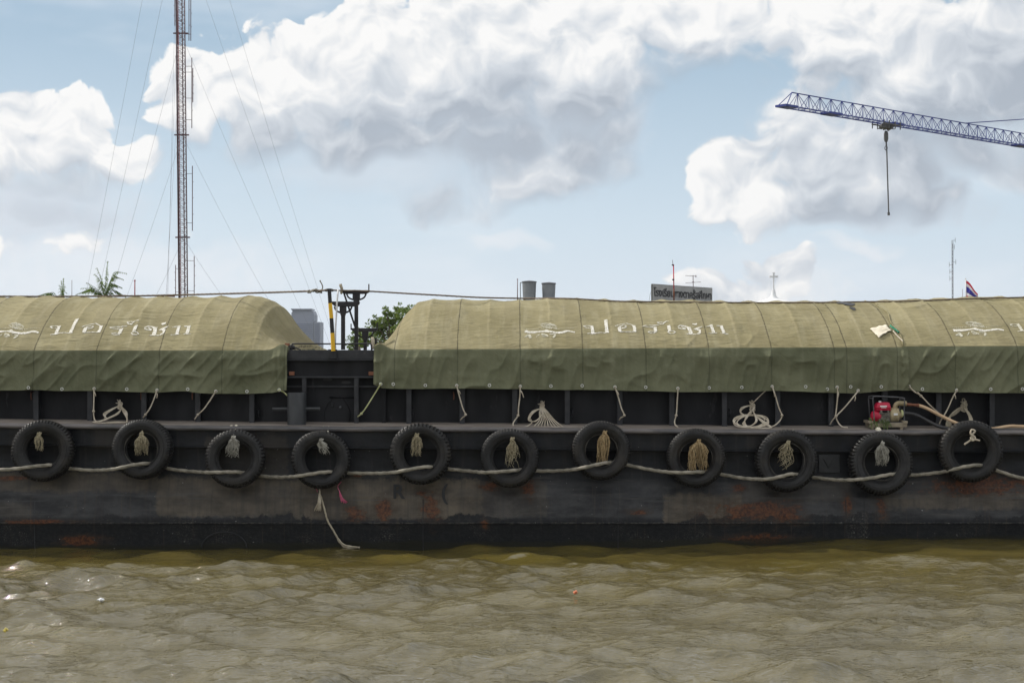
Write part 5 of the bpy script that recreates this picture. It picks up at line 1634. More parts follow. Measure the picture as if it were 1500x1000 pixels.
# upper rope along the ridge
pts = [P(-60, 434.5, 31.6), P(0, 434, 31.5), P(60, 434.2, 31.5), P(180, 433.6, 31.4), P(260, 432, 31.2), P(330, 430.2, 30.6), P(400, 428.2, 29.6), P(455, 426.3, 28.9), P(482.2, 424.8, 28.56)]
m_ = MB().rope(pts, .017, step=.03, n=7)
tag(m_.build('upper_rope', M['cable'], smooth_=True), 'taut brown rope running over the left tarpaulin to the banded pole', 'rope')
pts = [P(482.2, 424.8, 28.56), P(500, 425.5, 30.9), P(520, 425.6, 31.0), P(541, 426.5, 31.0), P(600, 430, 30.7), P(650, 432.8, 30.6), P(700, 435.5, 30.6)]
for px, py in ((760, 437.5), (830, 440), (900, 442), (960, 443.5), (1040, 444.2), (1120, 444.6), (1200, 444.5), (1262, 443.8), (1330, 442.4), (1400, 440.5), (1450, 439.6), (1500, 438.4), (1560, 437)):
    X0_ = pxx(px, 30.6)
    T_ = tC if X0_ > 6.9 else tB
    pts.append(on_tarp(T_, px, py, .03))
m_ = MB().rope(pts, .015, step=.03, n=7)
tag(m_.build('upper_rope', M['cable'], smooth_=True), 'long brown rope from the banded pole lying along the middle and right tarpaulins', 'rope')
m_ = MB()
for k, (a, b_) in enumerate(((453, 427), (457, 425.8), (461, 425.2), (465, 426.6), (468.5, 427))):
    c_ = P(a, b_, 28.8)
    m_.tube([c_ + Vector((.035 * cos(t), .03 * sin(t), .022 * sin(t + k))) for t in np.linspace(0, 2 * pi, 12)], .012, 6)
m_.tube(smooth([P(466, 426, 28.8), P(471.5, 424, 28.8), P(472.5, 419, 28.8), P(469, 411.5, 28.8)], .02), .010, 6)
m_.lathe([(.001, .016), (.013, .008), (.013, -.008), (.001, -.016)], 8, P(469, 411.5, 28.8))
tag(m_.build('rope_splice', M['rope_dark'], smooth_=True), 'knotted splice with a loose end on the rope left of the banded pole', 'rope')
# dark battens and twigs lying on the left ridge
m_ = MB().bar(P(168, 433.6, 31.7), P(184, 433.4, 31.7), .04).bar(P(225, 432.8, 31.7), P(240, 433.5, 31.7), .035).bar(P(236, 432.2, 31.7), P(256, 434, 31.7), .03).bar(P(56, 434, 31.7), P(78, 434.4, 31.7), .03)
tag(m_.build('batten', M['hook_rust']), 'dark battens lying on the ridge of the left tarpaulin', 'batten')


# ------------------------------------------------------------------ crane
def crane():
    D0 = 120.0
    tip = P(1147, 152, D0); tip.z = pz(154, D0)
    a = P(1160, 155, D0 + .6)
    dirv = Vector((34.6, 32, 0)).normalized()
    side = Vector((dirv.y, -dirv.x, 0))
    root = thing('tower_crane', (P(1750, 520, 166).x, 166, 1.7), 'blue lattice tower crane whose long jib reaches in from the right', 'crane')
    z0 = pz(158.5, 120.8)
    base = Vector((a.x, a.y, z0))
    n = 48; L = 66.0; seg = L / n
    hgt = 1.12
    j = MB()
    top = lambda s_: base + dirv * s_ + Vector((0, 0, hgt)) + Vector((0, 0, 0))
    bl_ = lambda s_: base + dirv * s_ - side * .45
    br_ = lambda s_: base + dirv * s_ + side * .45
    j.bar(top(0), top(L), .07); j.bar(bl_(-1.2), bl_(L), .075); j.bar(br_(-1.2), br_(L), .075)
    j.bar(bl_(-1.2), top(0), .05); j.bar(br_(-1.2), top(0), .05); j.bar(bl_(-1.2), br_(-1.2), .1)
    for i in range(n):
        s0 = i * seg; sm = s0 + seg / 2; s1 = s0 + seg
        for f_ in (bl_, br_):
            j.bar(f_(s0), top(sm), .034); j.bar(f_(s1), top(sm), .034)
            j.bar(f_(sm), top(sm), .03)
        j.bar(bl_(s0), br_(s0), .04); j.bar(bl_(s0), br_(s1), .03)
    j.build('jib', M['crane_blue'], root)
    for i in (0, 4, 10, 24, 31):
        s0 = i * seg
        MB().box(-.75, .75, -.5, .5, -.06, .10).build('splice_plate', M['crane_blue'], root)
        o = root.children[-1]
        o.location = base + dirv * (s0 - .6) - Vector(root['_o']) ; o.rotation_euler = (0, 0, atan2(dirv.y, dirv.x))
        for v in o.data.vertices: v.co += Vector(root['_o'])
    # pendant bar
    pend = top(23.5)
    apex = base + dirv * L + Vector((0, 0, 6.8))
    MB().bar(pend, apex, .075).build('pendant', M['crane_blue'], root)
    # tower and apex outside the picture on the right
    t = MB()
    c_ = base + dirv * L
    for sx in (-.7, .7):
        for sy in (-.7, .7):
            t.bar((c_.x + sx, c_.y + sy, 1.5), (c_.x + sx, c_.y + sy, c_.z), .16)
            t.bar((c_.x + sx, c_.y + sy, c_.z), apex, .14)
    zz_ = 1.5
    while zz_ < c_.z - 1.4:
        for (p_, q_) in (((-.7, -.7), (.7, -.7)), ((.7, -.7), (.7, .7)), ((.7, .7), (-.7, .7)), ((-.7, .7), (-.7, -.7))):
            t.bar((c_.x + p_[0], c_.y + p_[1], zz_), (c_.x + q_[0], c_.y + q_[1], zz_ + 1.4), .07)
        zz_ += 1.4
    t.build('tower', M['crane_blue'], root)
    # trolley and hook
    sT = 0
    for k in range(600):
        p_ = base + dirv * (k * .1)
        if 750 + F * p_.x / p_.y > 1298: sT = k * .1; break
    c_ = base + dirv * sT
    tr = MB()
    for f_ in (-.55, .55):
        tr.bar(c_ + side * f_ + dirv * -1.15 + Vector((0, 0, -.12)), c_ + side * f_ + dirv * 1.15 + Vector((0, 0, -.12)), .09)
        for g_ in (-1.1, -.4, .4, 1.1):
            tr.bar(c_ + side * f_ + dirv * g_ + Vector((0, 0, .15)), c_ + side * f_ + dirv * g_ + Vector((0, 0, -.45)), .07)
    for g_ in (-.5, 0, .5):
        tr.lathe([(.001, -.5), (.2, -.5), (.2, .5), (.001, .5)], 12, c_ + dirv * g_ + Vector((0, 0, -.25)), 'Y')
    tr.bar(c_ + dirv * -1.15 + Vector((0, 0, -.5)), c_ + dirv * -.6 + Vector((0, 0, -.5)), .06).bar(c_ + dirv * 1.1 + Vector((0, 0, -.35)), c_ + dirv * .6 + Vector((0, 0, -.35)), .06)
    trolley = tr.build('trolley', M['crane_grey'], root)
    D = c_.y
    hb_ = P(1298, 200, D)
    hk = MB()
    hk.lathe([(.001, .45), (.11, .42), (.18, .2), (.18, -.2), (.12, -.42), (.001, -.46)], 14, hb_)
    for g_ in (-.38, .38):
        hk.tube([c_ + dirv * g_ + Vector((0, 0, -.2)), hb_ + Vector((.0, 0, .4)) + dirv * g_ * .3], .018, 5)
    hk.tube([hb_ + Vector((0, 0, -.44)), hb_ + Vector((0, 0, -.75))], .045, 8)
    hk.tube([hb_ + Vector((0.10 * cos(t), 0, -.92 + .17 * sin(t))) for t in np.linspace(0, 2 * pi, 14)], .03, 6)
    hk.build('hook_block', M['crane_grey'], root, smooth_=True, auto=40)
    pl = MB().tube([P(1298.3, 208, D), P(1298.8, 216, D)], .05, 8).tube([P(1298.8, 216, D), P(1301.8, 313, D)], .055, 10).tube([P(1301.7, 311, D), P(1301.9, 315.5, D)], .10, 10)
    tag(pl.build('hanging_pipe', M['crane_grey'], smooth_=True, auto=40), 'long thin pipe hanging from the crane hook', 'pipe')


crane()


# ------------------------------------------------------------------ guyed radio mast
def mast():
    D = 200.0
    px_m = F / D
    xb = pxx(270.3, D)
    w = 1.02
    root = thing('radio_mast', (xb, D, 1.7), 'tall red and grey lattice radio mast held by thin guy wires', 'mast')
    ht = 82.0
    legs = [Vector((-w / 2, -.3, 0)), Vector((w / 2, -.3, 0)), Vector((0, .6, 0))]
    lean = lambda z: Vector((xb - (z - 3) * .010, D, z))
    lm = MB().tube([lean(1.7) + legs[0], lean(ht) + legs[0]], .12, 8)
    lm.build('main_leg', M['mast_dark'], root, smooth_=True)
    for L_ in legs[1:]:
        MB().tube([lean(1.7) + L_, lean(ht) + L_], .07, 8).build('leg', M['mast_grey'], root, smooth_=True)
    MB().tube([lean(1.7) + Vector((-.28, -.45, 0)), lean(ht) + Vector((-.28, -.45, 0))], .05, 6).build('feeder_cable', M['mast_red'], root, smooth_=True)
    br = MB(); z = 1.9; k = 0
    while z < ht - .6:
        for a, b_ in ((0, 1), (1, 2), (2, 0)):
            p_, q_ = (a, b_) if k % 2 else (b_, a)
            br.bar(lean(z) + legs[p_], lean(z + .5) + legs[q_], .035)
            br.bar(lean(z) + legs[a], lean(z) + legs[b_], .03)
        z += .5; k += 1
    br.build('lattice', M['mast_grey'], root)
    # side antennas: px, row top, row bottom
    for (px, y0, y1, mt) in ((279.5, -20, 60, 'mast_dark'), (276.8, -30, 60, 'mast_grey'), (281, 85, 188, 'mast_dark'), (281.8, 243, 338, 'mast_dark'), (284.5, 375, 433, 'mast_grey'), (256, -20, 38, 'mast_grey'), (258.4, -20, 118, 'mast_grey'), (260.6, -10, 65, 'mast_dark'),
                         (259.6, 145, 240, 'mast_dark'), (257.2, 388, 433, 'mast_grey'), (261, 210, 222, 'mast_grey'), (282.5, 100, 150, 'mast_grey')):
        a = MB().tube([P(px, y0, D - .4), P(px, y1, D - .4)], .055, 6)
        for k in range(1, 4):
            yy = y0 + (y1 - y0) * k / 4
            a.bar(P(px, yy, D - .4), P(px + (1.8 if px > 270 else -1.8), yy - .5, D - .4), .05)
        for f_ in (.12, .88):
            yy = y0 + (y1 - y0) * f_
            a.bar(P(px, yy, D - .4), P(272 if px > 270 else 266, yy, D - .4), .05)
        a.build('side_antenna', M[mt], root)
    for z in (pz(50, D), pz(198.5, D), pz(348, D)):
        MB().bar(lean(z) + Vector((-.9, -.4, 0)), lean(z) + Vector((.9, -.4, 0)), .16).build('guy_collar', M['mast_dark'], root)
    guys = [(pz(-112, D), 496, D), (pz(-253, D), 502, D), (pz(50, D), 481, D), (pz(198, D), 452, D), (pz(348, D), 412, D),
            (pz(-293, D), 105, D), (pz(-126, D), 119, D), (pz(50, D), 132, D), (pz(198, D), 145, D), (pz(348, D), 167, D),
            (pz(50, D), 236, D - 45), (pz(-100, D), 240, D - 55), (pz(-253, D), 243, D - 60)]
    for (z, px, Da) in guys:
        z = min(z, ht - .5)
        e_ = P(px, 490, Da); e_.z = 1.8
        a = lean(z); n_ = 14
        pts = []
        for i in range(n_ + 1):
            t = i / n_
            p_ = a.lerp(e_, t); p_.z -= .9 * 4 * t * (1 - t)
            pts.append(p_)
        MB().tube(pts, .014, 4).build('guy_wire', M['guy'], root)


mast()


def whip(px, y0, y1, D, r, label, mat='mast_grey', lean=0.0, group='thin rooftop poles'):
    m_ = MB().tube([P(px, y1, D), P(px + lean, (y0 + y1) / 2, D), P(px + lean, y0, D)], [r * 1.4, r * 1.1, r], 6)
    m_.lathe([(.001, r * 2), (r * 2, 0), (.001, -r * 2)], 8, P(px + lean, y0, D))
    return tag(m_.build('thin_pole', M[mat], smooth_=True), label, 'pole', group)


whip(758, 409, 450, 118, .03, 'thin grey pole left of the two water tanks')
whip(105.3, 411, 452, 110, .018, 'hair-thin pole between the two palms')
whip(197.5, 411, 452, 110, .04, 'thin pinkish pole right of the large palm', 'mast_red')
whip(1410, 424, 460, 150, .02, 'hair-thin pole just left of the flag')


# ------------------------------------------------------------------ buildings on the bank
def building(name, x0, x1, y0, y1, z1, wall, label, nwin, nfl, roof='flat'):
    root = thing(name, ((x0 + x1) / 2, (y0 + y1) / 2, 1.7), label, 'building')
    wl = MB().box(x0, x1, y0, y1, 1.4, z1)
    wl.build('wall', M[wall], root)
    if roof == 'flat':
        MB().box(x0 - .3, x1 + .3, y0 - .3, y1 + .3, z1 + .003, z1 + .22).build('roof', M['wall_grey'], root, bevel=.03)
    else:
        ym = (y0 + y1) / 2
        m_ = MB().add([(x0 - .5, y0 - .5, z1), (x1 + .5, y0 - .5, z1), (x1 + .5, y1 + .5, z1), (x0 - .5, y1 + .5, z1), (x0 - .5, ym, z1 + 1.1), (x1 + .5, ym, z1 + 1.1)],
                      [(0, 1, 5, 4), (3, 4, 5, 2), (0, 4, 3), (1, 2, 5), (0, 3, 2, 1)])
        m_.build('roof', M['roof_tile'], root)
    fh = (z1 - 1.7) / nfl
    for f_ in range(nfl):
        for k in range(nwin):
            cx = x0 + (x1 - x0) * (k + .5) / nwin
            zb_ = 1.7 + f_ * fh + fh * .35
            wf = MB().box(cx - .6, cx + .6, y0 - .06, y0 + .02, zb_ - .05, zb_ + fh * .42).build('window', M['white_paint'], root)
            MB().box(cx - .52, cx + .52, y0 - .075, y0 - .062, zb_ + .03, zb_ + fh * .38).build('pane', M['glass_dark'], wf)
    return root


building('tank_building', pxx(748, 124), pxx(835, 124), 118.5, 128, pz(441, 120) - .24, 'wall_cream', 'low cream building under the two water tanks', 4, 2)
building('school_building', pxx(920, 130), pxx(1085, 130), 124, 142, 6.9, 'wall_grey', 'grey school building carrying the lettered roof sign', 6, 2)
building('river_house', pxx(40, 110), pxx(240, 110), 108, 118, 5.6, 'wall_cream', 'cream riverside house behind the left tarpaulin', 6, 2, 'gable')
building('pier_house', pxx(1340, 150), pxx(1480, 150), 146, 158, 6.2, 'wall_cream', 'cream house below the flag and the distant mast', 6, 2, 'gable')

# water tanks
for (px0, px1, yt, yb, lab, pipe) in ((764.3, 786.3, 412, 440.5, 'left and taller of two grey rooftop water tanks, with a pipe at its side', True),
                                      (793, 814.6, 414.3, 440.5, 'right and lower of two grey rooftop water tanks', False)):
    D = 120.0
    root = thing('water_tank', P((px0 + px1) / 2, yb, D), lab, 'water tank', 'grey rooftop water tanks')
    r = (px1 - px0) / 2 / F * D
    c_ = P((px0 + px1) / 2, 0, D); h0, h1 = pz(yb, D), pz(yt, D)
    hh = h1 - h0
    MB().lathe([(r * .80, h0), (r * .81, h0 + hh * .12), (r * .845, h0 + hh * .13), (r * .85, h0 + hh * .16), (r * .87, h0 + hh * .40), (r * .88, h0 + hh * .42), (r * .88, h0 + hh * .44), (r * .93, h1 - hh * .07)], 40, (c_.x, D, 0)).build('tank_body', M['tank'], root, smooth_=True, auto=40)
    MB().lathe([(r * .92, h1 - hh * .08), (r * 1.0, h1 - hh * .06), (r * 1.0, h1 - hh * .01), (r * .9, h1), (.001, h1 + hh * .05)], 40, (c_.x, D, 0)).build('tank_lid', M['tank_rim'], root, smooth_=True, auto=40)
    if pipe:
        MB().tube(smooth([P(762.3, yb, D), P(762.3, 416, D), P(762.8, 414, D), P(765, 413.8, D)], .1), .028, 8).build('pipe', M['tank_rim'], root, smooth_=True)
        MB().box(c_.x - r * .80, c_.x - r * .55, D - r * .9, D - r * .6, h0, h0 + .10).build('valve', M['black_steel'], root)

# school sign
pa, pb = P(955, 416.5, 125), P(1042.5, 422.5, 133)
zb_ = 7.12
sg = thing('roof_sign', ((pa.x + pb.x) / 2, (pa.y + pb.y) / 2, zb_), 'grey signboard with black Thai lettering on the roof', 'sign')
d_ = Vector((pb.x - pa.x, pb.y - pa.y, 0)); Ls = d_.length; d_ /= Ls
nrm_ = Vector((d_.y, -d_.x, 0))
zt0, zt1 = pa.z, pb.z


def signpt(u, v, o):  # u along 0..1, v metres up, o outwards
    p_ = Vector((pa.x, pa.y, 0)) + d_ * (u * Ls) + nrm_ * o
    return (p_.x, p_.y, v)


MB().add([signpt(0, zb_, .05), signpt(1, zb_, .05), signpt(1, zt1, .05), signpt(0, zt0, .05), signpt(0, zb_, -.08), signpt(1, zb_, -.08), signpt(1, zt1, -.08), signpt(0, zt0, -.08)],
         [(0, 1, 2, 3), (7, 6, 5, 4), (0, 4, 5, 1), (1, 5, 6, 2), (2, 6, 7, 3), (3, 7, 4, 0)]).build('board', M['sign'], sg)
fr = MB()
for (u0, v0, u1, v1) in ((0, zb_, 0, zt0), (1, zb_, 1, zt1), (0, zt0, 1, zt1)):
    fr.bar(signpt(u0, v0, 0), signpt(u1, v1, 0), .09)
fr.build('sign_frame', M['sign_frame'], sg)
for u in (.1, .5, .9):
    MB().bar(signpt(u, zb_, -.1), signpt(u, 7.0, -.6), .06).build('support_strut', M['sign_frame'], sg)
cu = bpy.data.curves.new('sign_lettering', 'FONT')
cu.body = 'โรงเรียนซางตาครู้สศึกษา'
cu.size = 1.0; cu.extrude = .012; cu.offset = .026
tx = text_mesh('sign_lettering', cu, M['letter_black'])
wid = max(max(v.co.x for v in tx.data.vertices), .1)
tx.parent = sg
wx = Ls * .965 / wid
ang = atan2(d_.y, d_.x)
o_ = signpt(.018, 7.84, .07)
tx.location = Vector(o_) - Vector(sg['_o'])
tx.rotation_euler = (R(90), 0, ang)
tx.scale = (wx, .80, 1)

# roof aerials by the sign
D = 122
r_ = thing('warning_light_pole', P(986.5, 436, D), 'thin red and white pole with two small dark lamps in front of the roof sign', 'pole')
MB().tube([P(987.3, 440, D), P(987.1, 423, D)], .055, 8).build('lower_pole', M['hook_rust'], r_, smooth_=True)
MB().tube([P(987.1, 423, D), P(986.6, 387, D)], .04, 8).build('upper_pole', M['flag_red'], r_, smooth_=True)
MB().tube([P(985.6, 388, D), P(985.2, 380.5, D)], .018, 6).build('tip_rod', M['mast_grey'], r_)
for (a, b_) in ((985.6, 388), (986.2, 409.5)):
    MB().lathe([(.001, .06), (.08, .04), (.09, 0), (.06, -.06), (.001, -.07)], 12, P(a, b_, D - .1)).build('lamp', M['black_steel'], r_, smooth_=True)
D = 131
r_ = thing('television_aerial', P(1015.3, 422, D), 'thin television aerial with two arms behind the roof sign', 'aerial')
MB().tube([P(1015.5, 424, D), P(1015.2, 403, D)], .03, 6).build('aerial_mast', M['mast_grey'], r_)
MB().bar(P(1004, 403.6, D), P(1019.5, 404.5, D), .035).bar(P(1019.4, 403, D), P(1019.4, 406, D), .06).build('upper_arm', M['mast_grey'], r_)
MB().bar(P(1004, 414.5, D), P(1027, 413, D), .03).bar(P(1013.5, 413.5, D), P(1017, 413.3, D), .07).build('lower_arm', M['mast_grey'], r_)
m_ = MB().tube([P(955, 424, 125.2), P(952, 432, 125.2), P(951, 440, 125.2)], .012, 5)
tag(m_.build('stay_wire', M['guy']), 'thin stay wire left of the roof sign', 'wire')


# church pinnacle with cross
def church():
    D = 140.0
    cx = pxx(1133.2, D)
    root = thing('church_tower', (cx, D, 1.7), 'white church pinnacle topped by an ornate stone cross', 'church')
    zb = pz(436.5, D)
    MB().box(cx - 1.5, cx + 1.5, D - 1.5, D + 1.5, 1.4, zb - .5).build('tower_wall', M['wall_cream'], root)
    for k in (-.7, .7):
        MB().prism([(cx + k - .3, 3.4), (cx + k + .3, 3.4), (cx + k + .3, 5.0), (cx + k, 5.5), (cx + k - .3, 5.0)], D - 1.53, D - 1.49).build('window', M['glass_dark'], root)
    MB().lathe([(1.9, zb - .52), (1.9, zb - .45), (1.2, zb - .25), (.42, zb - .02), (.40, zb + .02), (.33, zb + .06), (.30, zb + .12), (.24, zb + .18), (.20, zb + .35), (.15, zb + .62), (.10, zb + .75), (.001, zb + .76)], 24, (cx, D, 0)).build('pinnacle', M['stone_white'], root, smooth_=True, auto=35)
    z0, z1 = zb + .72, pz(399.5, D)
    zc = pz(405, D)
    c_ = MB().box(cx - .055, cx + .055, D - .06, D + .06, z0, z1 - .08).box(cx - .24, cx + .24, D - .058, D + .058, zc - .055, zc + .055)
    for (a, b_) in ((cx - .27, zc), (cx + .27, zc), (cx, z1 - .06)):
        for (u, v) in ((0, 0), (.06, .06), (-.06, .06), (.06, -.06), (-.06, -.06)):
            c_.lathe([(.001, .05), (.045, .03), (.06, 0), (.045, -.03), (.001, -.05)], 10, (a + u, D, b_ + v))
    c_.lathe([(.13, -.07), (.15, 0), (.13, .07)], 14, (cx, D, zc), 'Y')
    c_.build('cross', M['stone_white'], root, smooth_=True, auto=35)


church()


# distant lattice mast and flag
def thin_lattice():
    D = 300.0
    root = thing('distant_mast', P(1395.5, 470, D), 'slender pale grey lattice mast in the distance, left of the flag', 'mast')
    m_ = MB()
    za, zb_ = 1.7, pz(352, D)
    ctr = lambda z: Vector((pxx(1395.3 + (z - zb_) * -.02, D), D, z))
    z = za
    offs = [Vector((-.13, 0, 0)), Vector((.13, 0, 0)), Vector((0, .22, 0))]
    for o_ in offs: m_.bar(ctr(za) + o_, ctr(zb_) + o_, .045)
    k = 0
    while z < zb_ - .6:
        for a, b_ in ((0, 1), (1, 2), (2, 0)):
            p_, q_ = (a, b_) if k % 2 else (b_, a)
            m_.bar(ctr(z) + offs[p_], ctr(z + .6) + offs[q_], .04)
        z += .6; k += 1
    m_.build('lattice', M['guy'], root)
    a = MB()
    for py, dx in ((352, .5), (362, .35), (384, .6), (388, -.6), (398, -.5), (408, -.5)):
        c_ = P(1395.3, py, D)
        a.bar(c_, c_ + Vector((dx, 0, 0)), .06).bar(c_ + Vector((dx, 0, -.4)), c_ + Vector((dx, 0, .5)), .06)
    a.build('side_antenna', M['guy'], root)


thin_lattice()


def flag():
    D = 150.0
    root = thing('flag', P(1414.5, 450, D), 'red white and blue striped flag drooping from a white pole', 'flag')
    MB().tube([P(1415.2, 460, D), P(1414.6, 409, D)], [.06, .045], 8).lathe([(.001, .09), (.06, .04), (.06, -.02), (.001, -.05)], 8, P(1414.5, 408.5, D)).build('flagpole', M['white_paint'], root, smooth_=True)
    cols = ['flag_red', 'flag_white', 'flag_blue', 'flag_white', 'flag_red']
    bnd = [0, 1 / 6, 2 / 6, 4 / 6, 5 / 6, 1]
    def fp(u, v):
        # top edge sweeps down to the right; hoist edge vertical
        tx_, ty_ = 1415.2 + 17.5 * u, 411 + 19 * u ** 1.15 - 2.0 * math.sin(u * pi * 2) * .6
        bx_, by_ = 1415.2 + 17.8 * u, 437 + 9 * u ** 1.2
        px = tx_ + (bx_ - tx_) * v + .5 * math.sin(v * 7 + u * 5) * u
        py = ty_ + (by_ - ty_) * v
        return P(px, py, D + .25 * math.sin(u * 9 + v * 2.5) * (.3 + u))
    for i in range(5):
        rows = [[tuple(fp(u, v)) for u in np.linspace(0, 1, 22)] for v in np.linspace(bnd[i], bnd[i + 1], 5)]
        o = MB().grid(np.array(rows)).build('stripe', M[cols[i]], root, smooth_=True)
        sd_ = o.modifiers.new('t', 'SOLIDIFY'); sd_.thickness = .01


flag()


# ------------------------------------------------------------------ far tower block, trees, palms
def far_tower():
    D = 2000.0
    root = thing('tower_block', P(450, 520, D), 'pale blue hazy tower block with a stepped crown, far behind the gap', 'building')
    X = lambda px: pxx(px, D)
    Z = lambda py: pz(py, D)
    MB().box(X(405), X(459), D, D + 40, 1, Z(469.5)).build('lower_block', M['tower'], root)
    MB().prism([(X(426.5), Z(469.6)), (X(426.5), Z(458)), (X(429), Z(455)), (X(457.5), Z(455)), (X(459.8), Z(461)), (X(459.8), Z(469.6))], D + 2, D + 38).build('upper_block', M['tower'], root)
    MB().box(X(459.8), X(468.6), D + 1, D + 38, 1, Z(471.5)).build('side_block', M['tower'], root)
    MB().box(X(426.3), X(456.3), D - 1, D + 36, Z(453.6), Z(452)).build('crown_slab', M['tower'], root)
    for k in range(9):
        px = 427.4 + k * 3.45
        MB().box(X(px), X(px + 1.5), D + 1, D + 3, Z(455.2), Z(453.6)).build('crown_column', M['tower'], root)
    MB().box(X(428), X(456), D + 4, D + 30, Z(458), Z(453.8)).build('crown_core', M['tower_dark'], root)
    for k in range(13):
        py = 474 + k * 3.0
        MB().box(X(430), X(458), D - .8, D - .2, Z(py + 1.4), Z(py)).build('window_band', M['tower_dark'], root)
    for k in range(4):
        MB().box(X(461.5 + 1.8 * k), X(462.4 + 1.8 * k), D + .2, D + .8, Z(515), Z(474)).build('window_band', M['tower_dark'], root)


far_tower()


def leaves(mb, c_, r, n, size, seed, flat=.8):
    rng = np.random.RandomState(seed)
    for k in range(n):
        d = rng.normal(size=3); d /= np.linalg.norm(d)
        rr = r * rng.uniform(.55, 1.05)
        p_ = Vector((c_[0] + d[0] * rr, c_[1] + d[1] * rr, c_[2] + d[2] * rr * flat))
        a = Vector(rng.normal(size=3)).normalized(); b_ = a.cross(Vector(rng.normal(size=3))).normalized()
        s_ = size * rng.uniform(.6, 1.3)
        mb.add([p_ - a * s_, p_ + b_ * s_ * .45, p_ + a * s_, p_ - b_ * s_ * .45], [(0, 1, 2, 3)])


def tree(px, py, D, clumps, label, seed, trunk_px=None):
    rng = random.Random(seed)
    base = P(px, 520, D); base.z = 1.6
    root = thing('leafy_tree', base, label, 'tree', 'leafy trees behind the gap')
    tb = MB()
    top_ = P(px, py, D)
    tb.tube(smooth([base, base.lerp(top_, .5) + Vector((.1, 0, 0)), top_], .3), [.16 * (1 - .6 * i / 20) for i in range(len(smooth([base, base.lerp(top_, .5), top_], .3)))], 10)
    fol = MB()
    for i, (cx, cy, r) in enumerate(clumps):
        c_ = P(cx, cy, D + rng.uniform(-1.2, 1.2))
        rm = r / F * D
        st_ = base.lerp(top_, .55)
        tb.tube(smooth([st_, st_.lerp(c_, .6) + Vector((0, 0, .2)), c_], .3), .035, 6)
        leaves(fol, c_, rm, int(34 * r ** 1.35 / 3), .085, seed * 31 + i)
    for k in range(40):   # outlying sprigs
        cx, cy, r = clumps[k % len(clumps)]
        t = rng.uniform(0, 2 * pi)
        c0 = P(cx, cy, D); c1 = P(cx + r * 1.35 * cos(t), cy - abs(r * 1.35 * sin(t)), D)
        fol.tube([c0.lerp(c1, .6), c1], .01, 4)
        leaves(fol, c1, .12, 14, .07, seed * 77 + k)
    tb.build('trunk', M['bark'], root, smooth_=True)
    fol.build('crown', M['leaf'], root)


tree(575, 480, 85, [(590, 462, 13), (575, 466, 12), (562, 472, 12), (552, 482, 12), (570, 484, 16), (590, 485, 17), (540, 494, 11), (556, 500, 14), (580, 503, 16), (566, 458, 6), (582, 453, 5), (548, 472, 5), (606, 470, 14), (533, 503, 8), (598, 455, 7)],
     'dense green tree rising behind the left end of the middle tarpaulin', 3)
tree(524, 500, 95, [(520, 497, 7), (528, 491, 7), (516, 507, 9), (530, 503, 9), (522, 487, 3)], 'small sparse bush-like tree behind the tallest trestle', 5)


def frond(mb, a, b_, droop, leaf, n=26, seed=0, w=.018):
    """palm frond: rachis from a to b with drooping tip, leaflets on both sides"""
    rng = random.Random(seed)
    a, b_ = Vector(a), Vector(b_)
    mid = a.lerp(b_, .5) + Vector((0, 0, droop))
    pts = smooth([a, a.lerp(mid, .6) + Vector((0, 0, droop * .2)), mid, b_], .08)
    mb.tube(pts, [w * (1 - .75 * i / len(pts)) for i in range(len(pts))], 5)
    m_ = len(pts)
    for i in range(int(m_ * .12), m_, 1):
        for rep in range(2):
            for sg in (-1, 1):
                t = i / m_
                L = leaf * (sin(min(t * 1.25, 1) * pi * .8 + .35)) * rng.uniform(.75, 1.1)
                if L <= 0.02: continue
                d = (pts[min(i + 1, m_ - 1)] - pts[max(i - 1, 0)]).normalized()
                sv = d.cross(Vector((0, 0, 1)))
                sv = sv.normalized() if sv.length > .2 else Vector((0, 1, 0))
                dirn = (d * .55 + sv * sg * rng.uniform(.25, .6) + Vector((rng.uniform(-.08, .08), 0, -rng.uniform(.55, .85)))).normalized()
                p_ = pts[i]
                e_ = p_ + dirn * L
                w_ = Vector((0, 0, 1)).cross(dirn)
                w_ = (w_.normalized() if w_.length > .1 else Vector((1, 0, 0))) * .026
                m__ = p_.lerp(e_, .45) + Vector((0, 0, .03))
                mb.add([p_, m__ + w_, e_, m__ - w_], [(0, 1, 2, 3)])


def palm(D, cx, cy, fr, label, leaf, seed):
    c_ = P(cx, cy, D)
    root = thing('palm_tree', (c_.x, D, 1.7), label, 'palm', 'palms on the bank')
    t_ = MB()
    pts = [(c_.x + .15, D, 1.6), (c_.x + .05, D, (1.6 + c_.z) / 2), (c_.x, D, c_.z)]
    sm = smooth(pts, .12)
    t_.tube(sm, [.15 + (.02 if i % 2 else 0) - .03 * i / len(sm) for i in range(len(sm))], 12)
    t_.build('trunk', M['bark'], root, smooth_=True)
    for i, (px, py, dr, dy_) in enumerate(fr):
        f_ = MB()
        frond(f_, c_, P(px, py, D + dy_), dr, leaf, seed=seed + i)
        f_.build('frond', M['palm'], root)


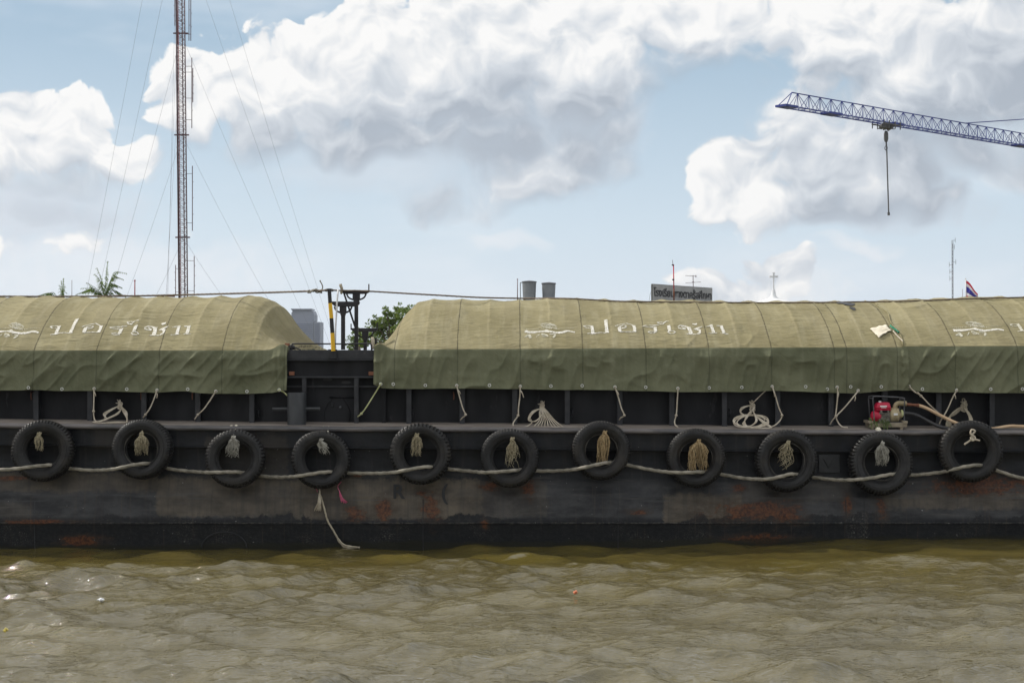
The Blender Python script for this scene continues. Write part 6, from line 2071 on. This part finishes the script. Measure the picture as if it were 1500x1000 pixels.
palm(80, 153, 436, [(142, 393, .22, .3), (139.5, 402, .30, -.3), (157.5, 383, .02, 0), (184, 400, .66, .4), (180, 409, .60, -.3), (178, 421, .42, -.5), (183, 434, .34, 0), (128, 414, .10, -.2),
                   (112, 431, .34, .2), (120, 422, .22, -.5)], 'large green palm crown showing above the left tarpaulin', .40, 40)
palm(86, 92, 447, [(93, 408, .05, .2), (90, 412, .08, -.2), (87, 418, .08, .3), (95, 418, .05, -.3), (60, 437, .50, 0), (72, 440, .25, .4), (104, 440, .25, .3), (52, 434, .42, .1), (80, 436, .2, -.3)], 'narrow palm with one upright frond, left of the large palm', .36, 80)

# ------------------------------------------------------------------ litter afloat
for (px, py, w_, mat, lab) in ((148, 881, 9, 'scrap_white', 'white plastic scrap floating in front of the second tyre'), (843, 870, 6, 'scrap_orange', 'small orange scrap floating at mid river'),
                               (9, 925, 6, 'scrap_yellow', 'tiny yellow scrap floating at the left edge')):
    D = F * H / (py - HY)
    c_ = P(px, py, D); s_ = w_ / F * D / 2
    U, Vv = np.meshgrid(np.linspace(-1, 1, 12), np.linspace(-1, 1, 12), indexing='ij')
    rr = 1 - .3 * vn(U * 2 + px, Vv * 2, 3)
    G = np.stack([c_.x + U * s_ * rr, c_.y + Vv * s_ * 1.2 * rr, c_.z + .025 + .04 * vn(U * 3, Vv * 3, int(px)) * (1 - U * U)], -1)
    o = MB().grid(G).build('plastic_scrap', M[mat], smooth_=True)
    sd_ = o.modifiers.new('t', 'SOLIDIFY'); sd_.thickness = .004
    tag(o, lab, 'litter', 'floating litter')

# ------------------------------------------------------------------ haze
hzb = MB().box(-1200, 1200, -60, 2300, -3, 150)
hm = bpy.data.materials.new('air')
hm.use_nodes = True
hm.node_tree.nodes.clear()
o1 = hm.node_tree.nodes.new('ShaderNodeOutputMaterial')
v1 = hm.node_tree.nodes.new('ShaderNodeVolumePrincipled')
v1.inputs['Color'].default_value = (.80, .86, .95, 1)
v1.inputs['Density'].default_value = .00008
v1.inputs['Anisotropy'].default_value = .2
hm.node_tree.links.new(v1.outputs[0], o1.inputs['Volume'])
o = hzb.build('haze', hm)
tag(o, 'thin pale haze in the air', 'haze', kind='stuff')

for o in bpy.data.objects:
    if '_o' in o: del o['_o']
